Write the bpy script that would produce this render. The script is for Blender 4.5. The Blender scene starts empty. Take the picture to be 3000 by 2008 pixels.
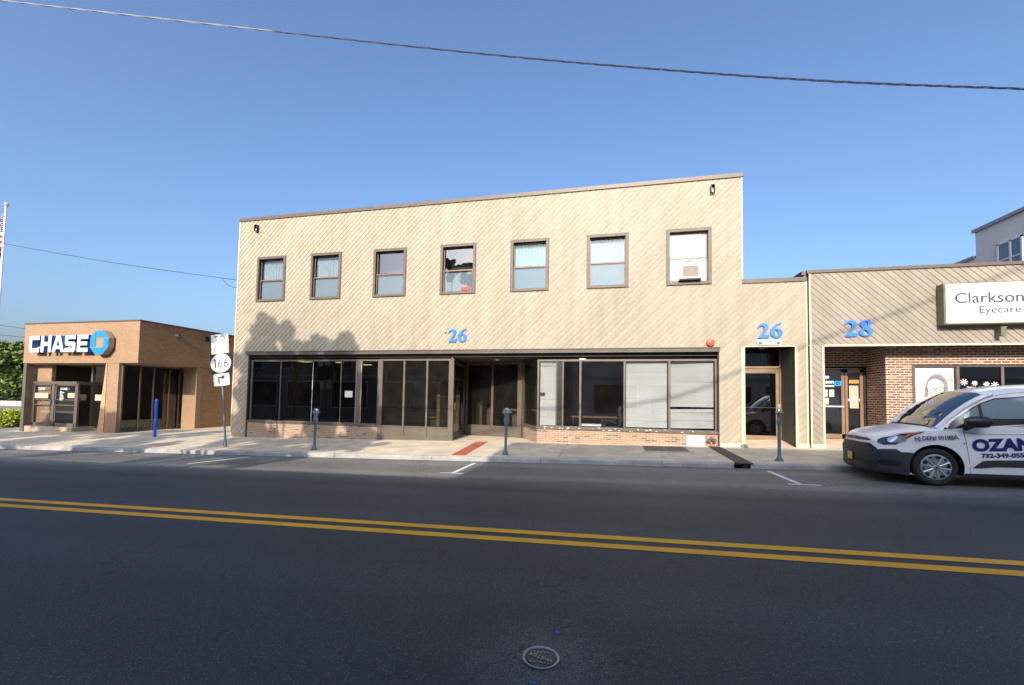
import bpy, bmesh, math, random
from mathutils import Vector, Matrix
from mathutils.geometry import tessellate_polygon
rnd = random.Random(7)
R = math.radians
S = bpy.context.scene
COL = S.collection

# ------------------------------------------------------------------ camera
pitch, roll, yaw = .0444, .0165, -.2218
fwd = Vector((math.sin(yaw)*math.cos(pitch), math.cos(yaw)*math.cos(pitch), math.sin(pitch)))
rt = Vector((math.cos(yaw), -math.sin(yaw), 0)); up = rt.cross(fwd)
ax = rt*math.cos(roll)+up*math.sin(roll); ay = -rt*math.sin(roll)+up*math.cos(roll)
cam = bpy.data.cameras.new("camera"); co = bpy.data.objects.new("camera", cam); COL.objects.link(co)
co.matrix_world = Matrix(((ax.x, ay.x, -fwd.x, 0), (ax.y, ay.y, -fwd.y, 0), (ax.z, ay.z, -fwd.z, 1.5), (0, 0, 0, 1)))
cam.sensor_width = 36; cam.lens = 1238.6/3000*36; cam.shift_y = .0353
cam.clip_start = .05; cam.clip_end = 3000
S.camera = co
# ------------------------------------------------------------------ light
SUN_EL = math.atan(.5); to_sun = Vector((.03, -1, .5)).normalized()
W = bpy.data.worlds.new("World"); S.world = W; W.use_nodes = True
nt = W.node_tree; bg = nt.nodes["Background"]
sky = nt.nodes.new("ShaderNodeTexSky"); sky.sky_type = 'NISHITA'; sky.sun_disc = False
sky.sun_elevation = SUN_EL; sky.sun_rotation = math.atan2(to_sun.x, to_sun.y)
sky.air_density = 1.0; sky.dust_density = 4.3; sky.ozone_density = 5.0; sky.altitude = 0
nt.links.new(sky.outputs[0], bg.inputs[0]); bg.inputs[1].default_value = .15
sl = bpy.data.lights.new("sun", 'SUN'); sl.energy = 2.9; sl.angle = R(.53); sl.color = (1, .89, .735)
so = bpy.data.objects.new("sun", sl); COL.objects.link(so)
so.rotation_euler = to_sun.to_track_quat('Z', 'Y').to_euler()
S.view_settings.view_transform = 'Standard'; S.view_settings.look = 'None'
S.view_settings.exposure = .85; S.view_settings.gamma = 1
S.cycles.max_bounces = 8; S.cycles.transparent_max_bounces = 16
S.cycles.caustics_reflective = False; S.cycles.caustics_refractive = False

# ------------------------------------------------------------------ mesh helpers
class MB:
    def __init__(s): s.v = []; s.f = []; s.sm = []
    def add(s, vs, fs, smooth=False):
        n = len(s.v); s.v += [tuple(p) for p in vs]
        for f in fs: s.f.append([i+n for i in f]); s.sm.append(smooth)
        return s
    def box(s, x0, x1, y0, y1, z0, z1):
        vs = [(x, y, z) for z in (z0, z1) for y in (y0, y1) for x in (x0, x1)]
        return s.add(vs, [(0, 2, 3, 1), (4, 5, 7, 6), (0, 1, 5, 4), (2, 6, 7, 3), (0, 4, 6, 2), (1, 3, 7, 5)])
    def obox(s, c, u, v, w, a, b, d):      # centre, unit axes, half sizes
        c = Vector(c); u = Vector(u)*a; v = Vector(v)*b; w = Vector(w)*d
        vs = [c+i*u+j*v+k*w for k in (-1, 1) for j in (-1, 1) for i in (-1, 1)]
        return s.add(vs, [(0, 2, 3, 1), (4, 5, 7, 6), (0, 1, 5, 4), (2, 6, 7, 3), (0, 4, 6, 2), (1, 3, 7, 5)])
    def wallbox(s, p, q, t, z0, z1, z0b=None):     # thin vertical slab from p to q (xy), thickness t to the back
        p = Vector((p[0], p[1], 0)); q = Vector((q[0], q[1], 0)); d = (q-p).normalized(); n = Vector((-d.y, d.x, 0))*t
        z0b = z0 if z0b is None else z0b
        a, b, c, e = p, q, q+n, p+n
        vs = [(a.x, a.y, z0), (b.x, b.y, z0b), (c.x, c.y, z0b), (e.x, e.y, z0), (a.x, a.y, z1), (b.x, b.y, z1), (c.x, c.y, z1), (e.x, e.y, z1)]
        return s.add(vs, [(0, 3, 2, 1), (4, 5, 6, 7), (0, 1, 5, 4), (1, 2, 6, 5), (2, 3, 7, 6), (3, 0, 4, 7)])
    def quad(s, a, b, c, d): return s.add([a, b, c, d], [(0, 1, 2, 3)])
    def cyl(s, p, q, r, r2=None, n=16, cap=True):
        p = Vector(p); q = Vector(q); r2 = r if r2 is None else r2
        d = (q-p).normalized(); a = d.orthogonal().normalized(); b = d.cross(a)
        vs = []
        for c, rr in ((p, r), (q, r2)):
            vs += [c+(a*math.cos(t)+b*math.sin(t))*rr for t in [2*math.pi*i/n for i in range(n)]]
        s.add(vs, [(i, (i+1) % n, n+(i+1) % n, n+i) for i in range(n)], True)
        if cap: s.add(vs, [tuple(reversed(range(n))), tuple(range(n, 2*n))])
        return s
    def tube(s, pts, r, n=8):
        pts = [Vector(p) for p in pts]; rings = []
        for i, p in enumerate(pts):
            d = (pts[min(i+1, len(pts)-1)]-pts[max(i-1, 0)]).normalized()
            a = d.cross(Vector((0, 0, 1))); a = a.normalized() if a.length > 1e-4 else Vector((1, 0, 0)); b = a.cross(d)
            rr = r[i] if isinstance(r, (list, tuple)) else r
            rings.append([p+(a*math.cos(t)+b*math.sin(t))*rr for t in [2*math.pi*k/n for k in range(n)]])
        vs = [p for g in rings for p in g]
        fs = [(i*n+k, i*n+(k+1) % n, (i+1)*n+(k+1) % n, (i+1)*n+k) for i in range(len(pts)-1) for k in range(n)]
        s.add(vs, fs, True); m = len(pts)-1
        s.add(vs, [tuple(range(n)), tuple(reversed(range(m*n, m*n+n)))])
        return s
    def lathe(s, prof, c=(0, 0, 0), n=24, sy=1., axis='Z', sx=1.):   # prof [(r,z)]
        vs = []
        for r, z in prof:
            for k in range(n):
                t = 2*math.pi*k/n; x, y = r*math.cos(t)*sx, r*math.sin(t)*sy
                if axis == 'Z': vs.append((c[0]+x, c[1]+y, c[2]+z))
                elif axis == 'Y': vs.append((c[0]+x, c[1]+z, c[2]+y))
                else: vs.append((c[0]+z, c[1]+x, c[2]+y))
        s.add(vs, [(i*n+k, i*n+(k+1) % n, (i+1)*n+(k+1) % n, (i+1)*n+k) for i in range(len(prof)-1) for k in range(n)], True)
        return s
    def grid(s, rows, smooth=True):
        m = len(rows[0]); vs = [p for r in rows for p in r]
        return s.add(vs, [(i*m+j, i*m+j+1, (i+1)*m+j+1, (i+1)*m+j) for i in range(len(rows)-1) for j in range(m-1)], smooth)
    def build(s, name, mat, parent=None, fix=True, bevel=0):
        off = Vector((0, 0, 0)); p = parent
        while p is not None: off += p.location; p = p.parent
        me = bpy.data.meshes.new(name)
        me.from_pydata([tuple(Vector(v)-off) for v in s.v], [], s.f)
        me.polygons.foreach_set('use_smooth', s.sm)
        if fix:
            b = bmesh.new(); b.from_mesh(me); bmesh.ops.remove_doubles(b, verts=b.verts, dist=1e-5)
            bmesh.ops.recalc_face_normals(b, faces=b.faces); b.to_mesh(me); b.free()
        if any(s.sm):
            try: me.set_sharp_from_angle(angle=R(38))
            except Exception: pass
        me.materials.append(mat)
        o = bpy.data.objects.new(name, me); COL.objects.link(o); o.parent = parent
        if bevel:
            m = o.modifiers.new('bevel', 'BEVEL'); m.width = bevel; m.segments = 2; m.limit_method = 'ANGLE'
        return o

def split(o):
    """each loose piece becomes a part of its own under the same parent"""
    bm = bmesh.new(); bm.from_mesh(o.data); seen = set(); isl = []
    for v in bm.verts:
        if v in seen: continue
        st = [v]; cur = set(); seen.add(v)
        while st:
            a = st.pop(); cur.add(a)
            for e in a.link_edges:
                w = e.other_vert(a)
                if w not in seen: seen.add(w); st.append(w)
        isl.append(cur)
    for k, cur in enumerate(isl):
        vs = list(cur); ix = {v: i for i, v in enumerate(vs)}; fs = {f for v in vs for f in v.link_faces}
        me = bpy.data.meshes.new(o.name); me.from_pydata([v.co[:] for v in vs], [], [[ix[v] for v in f.verts] for f in fs])
        for m in o.data.materials: me.materials.append(m)
        if k == 0: first = me; continue
        n = bpy.data.objects.new(o.name.split('.')[0], me); COL.objects.link(n); n.parent = o.parent
        for m in o.modifiers:
            b = n.modifiers.new('bevel', 'BEVEL'); b.width = m.width; b.segments = 2; b.limit_method = 'ANGLE'
    bm.free(); o.data = first; return o
def thing(name, label, cat, loc=(0, 0, 0), group=None):
    o = bpy.data.objects.new(name, None); COL.objects.link(o); o.location = loc
    return tag(o, label, cat, group)
def tag(o, label, cat, group=None, kind=None):
    o['label'] = label; o['category'] = cat
    if group: o['group'] = group
    if kind: o['kind'] = kind
    return o
def lab(o, t): o['label'] = t; return o
def struct(o): o['kind'] = 'structure'; return o

def curve_mesh(c, ext):
    c.dimensions = '2D'; c.fill_mode = 'BOTH'; c.extrude = ext/2
    o = bpy.data.objects.new('tmp', c); COL.objects.link(o)
    dg = bpy.context.evaluated_depsgraph_get(); dg.update()
    me = bpy.data.meshes.new_from_object(o.evaluated_get(dg))
    vs = [v.co.copy() for v in me.vertices]; fs = [tuple(p.vertices) for p in me.polygons]
    bpy.data.objects.remove(o); bpy.data.meshes.remove(me)
    return vs, fs
def text2d(t, size, ext=.004, bold=0., align='CENTER', sx=1., shear=0., space=1.):
    c = bpy.data.curves.new('t', 'FONT'); c.body = t; c.size = size; c.align_x = align; c.align_y = 'CENTER'
    c.offset = bold; c.shear = shear; c.space_character = space; c.resolution_u = 4
    vs, fs = curve_mesh(c, ext); bpy.data.curves.remove(c)
    for v in vs: v.x *= sx
    return vs, fs
def loops2d(loops, ext, smooth=True):
    c = bpy.data.curves.new('l', 'CURVE'); c.resolution_u = 5
    for lp in loops:
        if smooth:
            sp = c.splines.new('NURBS'); sp.points.add(len(lp)-1); sp.order_u = 3
        else: sp = c.splines.new('POLY'); sp.points.add(len(lp)-1)
        for p, q in zip(sp.points, lp): p.co = (q[0], q[1], 0, 1)
        sp.use_cyclic_u = True
    vs, fs = curve_mesh(c, ext); bpy.data.curves.remove(c)
    return vs, fs
FRONT = ((1, 0, 0), (0, 0, 1), (0, -1, 0))     # a 2D shape standing upright and facing the street
def place(mb, vf, o, basis=FRONT):
    u, v, w = [Vector(b) for b in basis]; o = Vector(o)
    return mb.add([o+u*p.x+v*p.y+w*p.z for p in vf[0]], vf[1])
def ell(cx, cy, rx, ry, n=28): return [(cx+rx*math.cos(2*math.pi*i/n), cy+ry*math.sin(2*math.pi*i/n)) for i in range(n)]
def rrect(w, h, r, n=5):
    pts = []
    for cx, cy, a in ((w-r, h-r, 0), (-w+r, h-r, 90), (-w+r, -h+r, 180), (w-r, -h+r, 270)):
        pts += [(cx+r*math.cos(R(a+90*i/n)), cy+r*math.sin(R(a+90*i/n))) for i in range(n+1)]
    return pts

# ------------------------------------------------------------------ materials
def newmat(name):
    m = bpy.data.materials.new(name); m.use_nodes = True; n = m.node_tree
    return m, n, n.nodes['Principled BSDF']
def nd(n, t, **k):
    x = n.nodes.new('ShaderNode'+t)
    for a, b in k.items(): setattr(x, a, b)
    return x
def pos(n): return nd(n, 'NewGeometry').outputs['Position']
def noise(n, scale, detail=4, vec=None, rough=.55):
    t = nd(n, 'TexNoise'); t.inputs['Scale'].default_value = scale; t.inputs['Detail'].default_value = detail
    t.inputs['Roughness'].default_value = rough
    n.links.new(vec or pos(n), t.inputs['Vector']); return t.outputs['Fac']
def ramp(n, src, stops):
    r = nd(n, 'ValToRGB'); e = r.color_ramp.elements
    while len(e) < len(stops): e.new(.5)
    for i, (p, c) in enumerate(stops):
        e[i].position = p; c = (c, c, c) if isinstance(c, (int, float)) else c; e[i].color = (*c, 1)
    n.links.new(src, r.inputs[0]); return r.outputs[0]
def mix(n, fac, a, b, mode='MIX'):
    x = nd(n, 'Mix', data_type='RGBA', blend_type=mode)
    for k, s in ((0, fac), (6, a), (7, b)):
        if isinstance(s, (int, float)): x.inputs[k].default_value = s if k == 0 else (s, s, s, 1)
        elif isinstance(s, tuple): x.inputs[k].default_value = (*s, 1)
        else: n.links.new(s, x.inputs[k])
    return x.outputs[2]
def bump(n, b, src, strength=.3, dist=.01):
    x = nd(n, 'Bump'); x.inputs['Strength'].default_value = strength; x.inputs['Distance'].default_value = dist
    n.links.new(src, x.inputs['Height']); n.links.new(x.outputs[0], b.inputs['Normal'])
def simple(name, col, rough=.6, metal=0., var=.15, scale=6, bmp=0., coat=0., spec=.5):
    m, n, b = newmat(name)
    f = noise(n, scale, 5)
    lo = tuple(c*(1-var) for c in col); hi = tuple(min(1, c*(1+var)) for c in col)
    n.links.new(ramp(n, f, [(.3, lo), (.7, hi)]), b.inputs['Base Color'])
    b.inputs['Roughness'].default_value = rough; b.inputs['Metallic'].default_value = metal
    b.inputs['Coat Weight'].default_value = coat; b.inputs['Coat Roughness'].default_value = .05
    b.inputs['Specular IOR Level'].default_value = spec
    if bmp: bump(n, b, noise(n, scale*12, 4), bmp, .004)
    return m
def emit(name, col, st):
    m, n, b = newmat(name); b.inputs['Base Color'].default_value = (*col, 1)
    b.inputs['Emission Color'].default_value = (*col, 1); b.inputs['Emission Strength'].default_value = st; return m
def math_(n, op, a, b=None, c=None):
    x = nd(n, 'Math', operation=op)
    for i, s in enumerate((a, b, c)):
        if s is None: continue
        if isinstance(s, (int, float)): x.inputs[i].default_value = s
        else: n.links.new(s, x.inputs[i])
    return x.outputs[0]
def siding_mat(name, col, sgn):
    m, n, b = newmat(name)
    sp = nd(n, 'SeparateXYZ'); n.links.new(pos(n), sp.inputs[0])
    d = math_(n, 'ADD' if sgn < 0 else 'SUBTRACT', sp.outputs[0], sp.outputs[2])
    brd = math_(n, 'FLOOR', math_(n, 'DIVIDE', math_(n, 'MULTIPLY', d, .7071), .145))
    wn = nd(n, 'TexWhiteNoise', noise_dimensions='1D'); n.links.new(brd, wn.inputs['W'])
    base = ramp(n, wn.outputs['Value'], [(0, tuple(c*.93 for c in col)), (1, tuple(min(1, c*1.04) for c in col))])
    # grain runs along the board, streaks run down
    mp = nd(n, 'Mapping'); n.links.new(pos(n), mp.inputs[0]); mp.inputs['Rotation'].default_value = (0, R(45*sgn), 0); mp.inputs['Scale'].default_value = (1.2, 3, 30)
    gr = noise(n, 1.6, 6, mp.outputs[0])
    base = mix(n, .5, base, ramp(n, gr, [(.3, .86), (.7, 1.)]), 'MULTIPLY')
    m2 = nd(n, 'Mapping'); n.links.new(pos(n), m2.inputs[0]); m2.inputs['Scale'].default_value = (3, 3, .25)
    base = mix(n, .5, base, ramp(n, noise(n, 1.1, 6, m2.outputs[0]), [(.35, (.82, .79, .74)), (.6, (1, 1, 1))]), 'MULTIPLY')
    base = mix(n, .5, base, ramp(n, noise(n, .45, 4), [(.35, .88), (.65, 1.05)]), 'MULTIPLY')
    n.links.new(base, b.inputs['Base Color']); b.inputs['Roughness'].default_value = .78
    bump(n, b, gr, .25, .003); return m
def brick_mat(name, c1, c2, mortar, w=.20, h=.072, ms=.012, dark=None, rough=.85, bias=0.):
    m, n, b = newmat(name)
    sp = nd(n, 'SeparateXYZ'); n.links.new(pos(n), sp.inputs[0])
    cb = nd(n, 'CombineXYZ'); n.links.new(math_(n, 'ADD', sp.outputs[0], sp.outputs[1]), cb.inputs[0]); n.links.new(sp.outputs[2], cb.inputs[1])
    t = nd(n, 'TexBrick'); n.links.new(cb.outputs[0], t.inputs['Vector'])
    t.inputs['Scale'].default_value = 1; t.inputs['Brick Width'].default_value = w; t.inputs['Row Height'].default_value = h
    t.inputs['Mortar Size'].default_value = ms; t.inputs['Mortar Smooth'].default_value = .15; t.inputs['Bias'].default_value = bias
    t.inputs['Color1'].default_value = (*c1, 1); t.inputs['Color2'].default_value = (*c2, 1); t.inputs['Mortar'].default_value = (*mortar, 1)
    c = t.outputs['Color']
    if dark:     # scattered darker bricks, one value per brick
        t2 = nd(n, 'TexBrick'); n.links.new(cb.outputs[0], t2.inputs['Vector'])
        for k, v in (('Scale', 1), ('Brick Width', w), ('Row Height', h), ('Mortar Size', ms), ('Bias', -.0)): t2.inputs[k].default_value = v
        t2.inputs['Color1'].default_value = (0, 0, 0, 1); t2.inputs['Color2'].default_value = (1, 1, 1, 1); t2.inputs['Mortar'].default_value = (0, 0, 0, 1)
        c = mix(n, ramp(n, t2.outputs['Color'], [(dark[1]-.01, 0.), (dark[1]+.03, 1.)]), c, dark[0])
    c = mix(n, .55, c, ramp(n, noise(n, 9, 6), [(.3, .72), (.7, 1.)]), 'MULTIPLY')
    c = mix(n, .4, c, ramp(n, noise(n, .8, 4), [(.35, .78), (.65, 1.)]), 'MULTIPLY')
    n.links.new(c, b.inputs['Base Color']); b.inputs['Roughness'].default_value = rough
    h_ = math_(n, 'ADD', math_(n, 'MULTIPLY', t.outputs['Fac'], -1), math_(n, 'MULTIPLY', noise(n, 60, 4), .35))
    bump(n, b, h_, .5, .006); return m
def glass_mat(name, tint, refl=.12, rough=.0, wavy=.0, rc=(1, 1, 1), fk=1.9, dust=.004):
    m, n, b = newmat(name); n.nodes.remove(b); out = n.nodes['Material Output']
    tr = nd(n, 'BsdfTransparent'); tr.inputs[0].default_value = (*tint, 1)
    gl = nd(n, 'BsdfGlossy'); gl.inputs['Roughness'].default_value = rough; gl.inputs[0].default_value = (*rc, 1)
    lw = nd(n, 'Fresnel'); lw.inputs[0].default_value = 1.5
    gm = nd(n, 'NewGeometry')      # the pane is modelled with two faces: only the outer one mirrors
    f = math_(n, 'MULTIPLY', math_(n, 'MINIMUM', math_(n, 'ADD', math_(n, 'MULTIPLY', lw.outputs[0], fk), refl), 1.), math_(n, 'SUBTRACT', 1., gm.outputs['Backfacing']))
    if wavy:
        bp = nd(n, 'Bump'); bp.inputs['Strength'].default_value = wavy; bp.inputs['Distance'].default_value = .02
        n.links.new(noise(n, 1.3, 2), bp.inputs['Height']); n.links.new(bp.outputs[0], gl.inputs['Normal'])
    mx = nd(n, 'MixShader'); n.links.new(f, mx.inputs[0]); n.links.new(tr.outputs[0], mx.inputs[1]); n.links.new(gl.outputs[0], mx.inputs[2])
    if dust:
        df = nd(n, 'BsdfDiffuse'); df.inputs[0].default_value = (.55, .50, .42, 1); m2 = nd(n, 'MixShader')
        n.links.new(math_(n, 'MULTIPLY', ramp(n, noise(n, 2.5, 6), [(.3, .4), (.75, 1.6)]), dust), m2.inputs[0])
        n.links.new(mx.outputs[0], m2.inputs[1]); n.links.new(df.outputs[0], m2.inputs[2]); mx = m2
    n.links.new(mx.outputs[0], out.inputs[0]); return m

CREAM = (.415, .368, .285)
M = {}
M['siding'] = siding_mat('cream wood siding', CREAM, 1)
M['siding2'] = siding_mat('tan wood siding', (.345, .302, .245), -1)
M['creamtrim'] = simple('cream trim', (.68, .56, .40), .7, var=.08, bmp=.1)
M['coping'] = simple('brown metal coping', (.125, .095, .078), .45, var=.12, spec=.4)
M['brown'] = simple('brown window casing', (.125, .098, .078), .55, var=.1, scale=3)
M['sash'] = simple('bronze sash', (.24, .145, .10), .45, var=.1)
M['bronze'] = simple('bronze aluminium', (.135, .112, .09), .38, var=.12, scale=3, spec=.6)
M['bronzelt'] = simple('weathered bronze door frame', (.27, .185, .115), .4, var=.12, scale=4)
M['darkmetal'] = simple('dark brown header metal', (.105, .085, .072), .45, var=.2, scale=2)
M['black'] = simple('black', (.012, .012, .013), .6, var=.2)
M['blackmetal'] = simple('black metal', (.03, .03, .032), .4, var=.2)
M['brickpink'] = brick_mat('salmon brick', (.36, .225, .15), (.48, .31, .20), (.50, .42, .33), .205, .066, .011, ((.17, .125, .10), .86))
M['brickbrown'] = brick_mat('brown brick', (.17, .072, .045), (.25, .115, .070), (.60, .49, .38), .22, .0755, .0155, ((.42, .27, .17), .90))
M['bricktan'] = brick_mat('tan brick', (.38, .235, .135), (.43, .275, .165), (.36, .245, .155), .2, .067, .006)
M['brickside'] = brick_mat('tan brick in courses', (.36, .20, .09), (.45, .255, .12), (.27, .165, .095), .2, .067, .008)
M['blue'] = simple('blue sign paint', (.035, .20, .72), .35, var=.05, coat=.3)
M['bluept'] = simple('bollard blue', (.015, .13, .72), .4, var=.08)
M['white'] = simple('white paint', (.82, .82, .80), .45, var=.03)
M['paper'] = simple('paper', (.78, .77, .74), .8, var=.03)
M['tanpaper'] = simple('tan paper', (.55, .45, .33), .8, var=.06)
M['manila'] = simple('orange notice', (.50, .27, .08), .7, var=.1)
M['red'] = simple('red bell paint', (.50, .075, .055), .45, var=.08, coat=0.)
M['redtile'] = brick_mat('red paver', (.50, .11, .05), (.58, .14, .07), (.36, .12, .07), .2, .1, .006)
M['meter'] = simple('grey blue meter paint', (.105, .145, .175), .42, var=.15, scale=20, spec=.5)
M['chrome'] = simple('meter head metal', (.42, .43, .44), .28, .75, var=.12, scale=30)
M['galv'] = simple('galvanised steel', (.20, .24, .28), .45, .35, var=.15, scale=20)
M['signwhite'] = simple('sign white', (.80, .84, .82), .35, var=.03, scale=9)
M['ink'] = simple('sign ink', (.02, .02, .025), .5, var=.05)
M['redink'] = simple('faded red ink', (.62, .12, .14), .6, var=.1)
M['curb'] = None
M['blind'] = simple('blind slats', (.80, .80, .79), .26, .3, var=.05, scale=1.5, spec=.8)
M['curtain'] = simple('net curtain', (.33, .38, .42), .85, var=.10, scale=5)
M['skycurtain'] = simple('curtain tinted as sky reflection', (.42, .48, .52), .7, var=.05, scale=3)  # blue tint stands in for sky reflected in the upper panes
M['whitecurtain'] = simple('white curtain', (.80, .80, .80), .85, var=.06, scale=5)
M['screen'] = simple('insect screen', (.22, .25, .28), .8, var=.08, scale=40)
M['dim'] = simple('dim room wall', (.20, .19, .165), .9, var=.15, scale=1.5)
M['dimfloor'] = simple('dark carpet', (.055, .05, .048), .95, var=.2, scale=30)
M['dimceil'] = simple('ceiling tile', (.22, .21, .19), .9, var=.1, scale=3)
M['wood'] = simple('desk wood', (.16, .07, .035), .4, var=.25, scale=8)
M['glassL'] = glass_mat('dark shop glass', (.30, .31, .32), .0, wavy=.02)
M['glassR'] = glass_mat('shop glass', (.94, .945, .94), .005, wavy=.02)
M['glassD'] = glass_mat('tinted door glass', (.62, .60, .56), .0, wavy=.02, dust=.013)
M['glassU'] = glass_mat('upper window glass', (.86, .90, .92), .0, wavy=.03)
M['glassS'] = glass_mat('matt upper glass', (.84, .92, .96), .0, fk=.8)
M['glassT'] = glass_mat('sky reflecting glass', (.70, .74, .76), .10, wavy=.05)
M['glassC'] = glass_mat('clear glass', (1., 1., 1.), .0, wavy=.02)
M['lampglow'] = emit('ceiling lamp glow', (1, .78, .38), 4.)
M['wire'] = simple('cable sheath', (.45, .46, .47), .6, var=.2, scale=60)
M['wiredark'] = simple('dark cable', (.03, .03, .032), .6)
M['greysiding'] = simple('grey fibre panels', (.74, .69, .64), .8, var=.07, scale=1.2, bmp=.05)
M['greytrim'] = simple('grey parapet cap', (.30, .30, .33), .5)
M['signframe'] = simple('olive sign cabinet', (.16, .15, .085), .4, var=.1)
M['signface'] = simple('white sign face', (.96, .97, .98), .25, var=.01)
M['greytext'] = simple('grey letters', (.07, .065, .07), .5, var=.05)
M['rust'] = simple('rusty steel plate', (.075, .055, .048), .7, .1, var=.35, scale=9, bmp=.2)
M['brass'] = simple('grey brass fitting', (.22, .21, .18), .35, .6, var=.2, scale=30)
M['stone'] = simple('grey stone', (.22, .22, .23), .9, var=.2, scale=20)
M['opposite'] = simple('opposite wall', (.30, .27, .24), .85, var=.15, scale=2)
M['oppositewhite'] = simple('opposite pale wall', (.80, .79, .77), .85, var=.06, scale=2)  # unseen facade, kept pale to bounce fill light onto the shaded van
M['roof'] = simple('roof membrane', (.16, .155, .15), .9, var=.15, scale=2)
M['bark'] = simple('bark', (.09, .07, .055), .95, var=.3, scale=10, bmp=.4)

def leaf_mat(name, a, b_):
    m, n, b = newmat(name)
    oi = nd(n, 'ObjectInfo'); w = nd(n, 'TexWhiteNoise', noise_dimensions='3D')
    sc = nd(n, 'VectorMath', operation='SNAP'); n.links.new(pos(n), sc.inputs[0]); sc.inputs[1].default_value = (.35, .35, .35)
    n.links.new(sc.outputs[0], w.inputs['Vector'])
    n.links.new(ramp(n, w.outputs['Value'], [(0, a), (1, b_)]), b.inputs['Base Color'])
    b.inputs['Roughness'].default_value = .6
    out = n.nodes['Material Output']; tl = nd(n, 'BsdfTranslucent'); tl.inputs[0].default_value = (*[min(1, c*1.3) for c in b_], 1)
    mx = nd(n, 'MixShader'); mx.inputs[0].default_value = .06
    n.links.new(b.outputs[0], mx.inputs[1]); n.links.new(tl.outputs[0], mx.inputs[2]); n.links.new(mx.outputs[0], out.inputs[0]); return m
M['leaf'] = leaf_mat('leaf', (.05, .09, .02), (.17, .23, .06))
M['bushleaf'] = leaf_mat('yellow green leaf', (.22, .30, .02), (.42, .48, .04))

def asphalt():
    m, n, b = newmat('asphalt')
    P = pos(n); sp = nd(n, 'SeparateXYZ'); n.links.new(P, sp.inputs[0])
    fine = noise(n, 95, 3, rough=.7); agg = nd(n, 'TexVoronoi'); agg.inputs['Scale'].default_value = 130; n.links.new(P, agg.inputs['Vector'])
    c = ramp(n, fine, [(.30, (.013, .0165, .019)), (.55, (.039, .045, .0485)), (.80, (.11, .118, .124))])
    # scattered pale stones
    wn = nd(n, 'SeparateColor'); n.links.new(agg.outputs['Color'], wn.inputs[0])
    stone = math_(n, 'MULTIPLY', math_(n, 'GREATER_THAN', wn.outputs[0], .93), math_(n, 'LESS_THAN', agg.outputs['Distance'], .42))
    c = mix(n, math_(n, 'MULTIPLY', stone, .75), c, (.27, .28, .28))
    big = noise(n, .35, 5); c = mix(n, .6, c, ramp(n, big, [(.35, .78), (.65, 1.12)]), 'MULTIPLY')
    # paler, browner parking lane, with sunlight past the shadow edge painted in
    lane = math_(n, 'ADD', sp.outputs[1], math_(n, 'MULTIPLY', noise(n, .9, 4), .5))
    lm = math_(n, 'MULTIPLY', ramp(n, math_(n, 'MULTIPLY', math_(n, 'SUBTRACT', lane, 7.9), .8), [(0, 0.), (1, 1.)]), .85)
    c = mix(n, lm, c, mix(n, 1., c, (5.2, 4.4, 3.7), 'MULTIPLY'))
    # polished wheel tracks run along the street
    tw = math_(n, 'ADD', sp.outputs[1], math_(n, 'MULTIPLY', noise(n, .25, 3), .6))
    tr = math_(n, 'SINE', math_(n, 'MULTIPLY', tw, 3.6)); c = mix(n, .8, c, ramp(n, tr, [(.2, .90), (.9, 1.22)]), 'MULTIPLY')
    # oil and tar stains
    st = noise(n, 1.1, 3); c = mix(n, ramp(n, st, [(.66, 0.), (.74, .55)]), c, (.018, .018, .02))
    # worn polished halo of exposed stone around the valve cover
    vd = nd(n, 'VectorMath', operation='DISTANCE'); n.links.new(P, vd.inputs[0]); vd.inputs[1].default_value = (-.40, 2.74, -.13)
    hal = math_(n, 'SUBTRACT', 1., math_(n, 'DIVIDE', math_(n, 'ADD', vd.outputs['Value'], math_(n, 'MULTIPLY', math_(n, 'SUBTRACT', noise(n, 3, 3), .5), .5)), .60))
    hm = math_(n, 'MULTIPLY', ramp(n, hal, [(.05, 0.), (.7, 1.)]), .6)
    c = mix(n, hm, c, mix(n, ramp(n, fine, [(.42, 0.), (.62, 1.)]), c, (.24, .225, .20)))
    # fine cracks
    vc = nd(n, 'TexVoronoi', feature='DISTANCE_TO_EDGE'); vc.inputs['Scale'].default_value = .55
    mv = nd(n, 'VectorMath', operation='ADD'); ns = nd(n, 'TexNoise'); ns.inputs['Scale'].default_value = 2.2; ns.inputs['Detail'].default_value = 6; n.links.new(P, ns.inputs['Vector'])
    n.links.new(P, mv.inputs[0]); n.links.new(ns.outputs['Color'], mv.inputs[1]); n.links.new(mv.outputs[0], vc.inputs['Vector'])
    crk = math_(n, 'MULTIPLY', math_(n, 'LESS_THAN', vc.outputs['Distance'], .006), math_(n, 'GREATER_THAN', noise(n, .5, 2), .47))
    c = mix(n, math_(n, 'MULTIPLY', crk, .5), c, (.012, .012, .012))
    n.links.new(c, b.inputs['Base Color']); b.inputs['Roughness'].default_value = .68; b.inputs['Specular IOR Level'].default_value = .5
    hgt = math_(n, 'ADD', fine, math_(n, 'MULTIPLY', crk, -2.)); hgt = math_(n, 'ADD', hgt, math_(n, 'MULTIPLY', stone, .4))
    bump(n, b, hgt, .4, .005); return m
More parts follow.
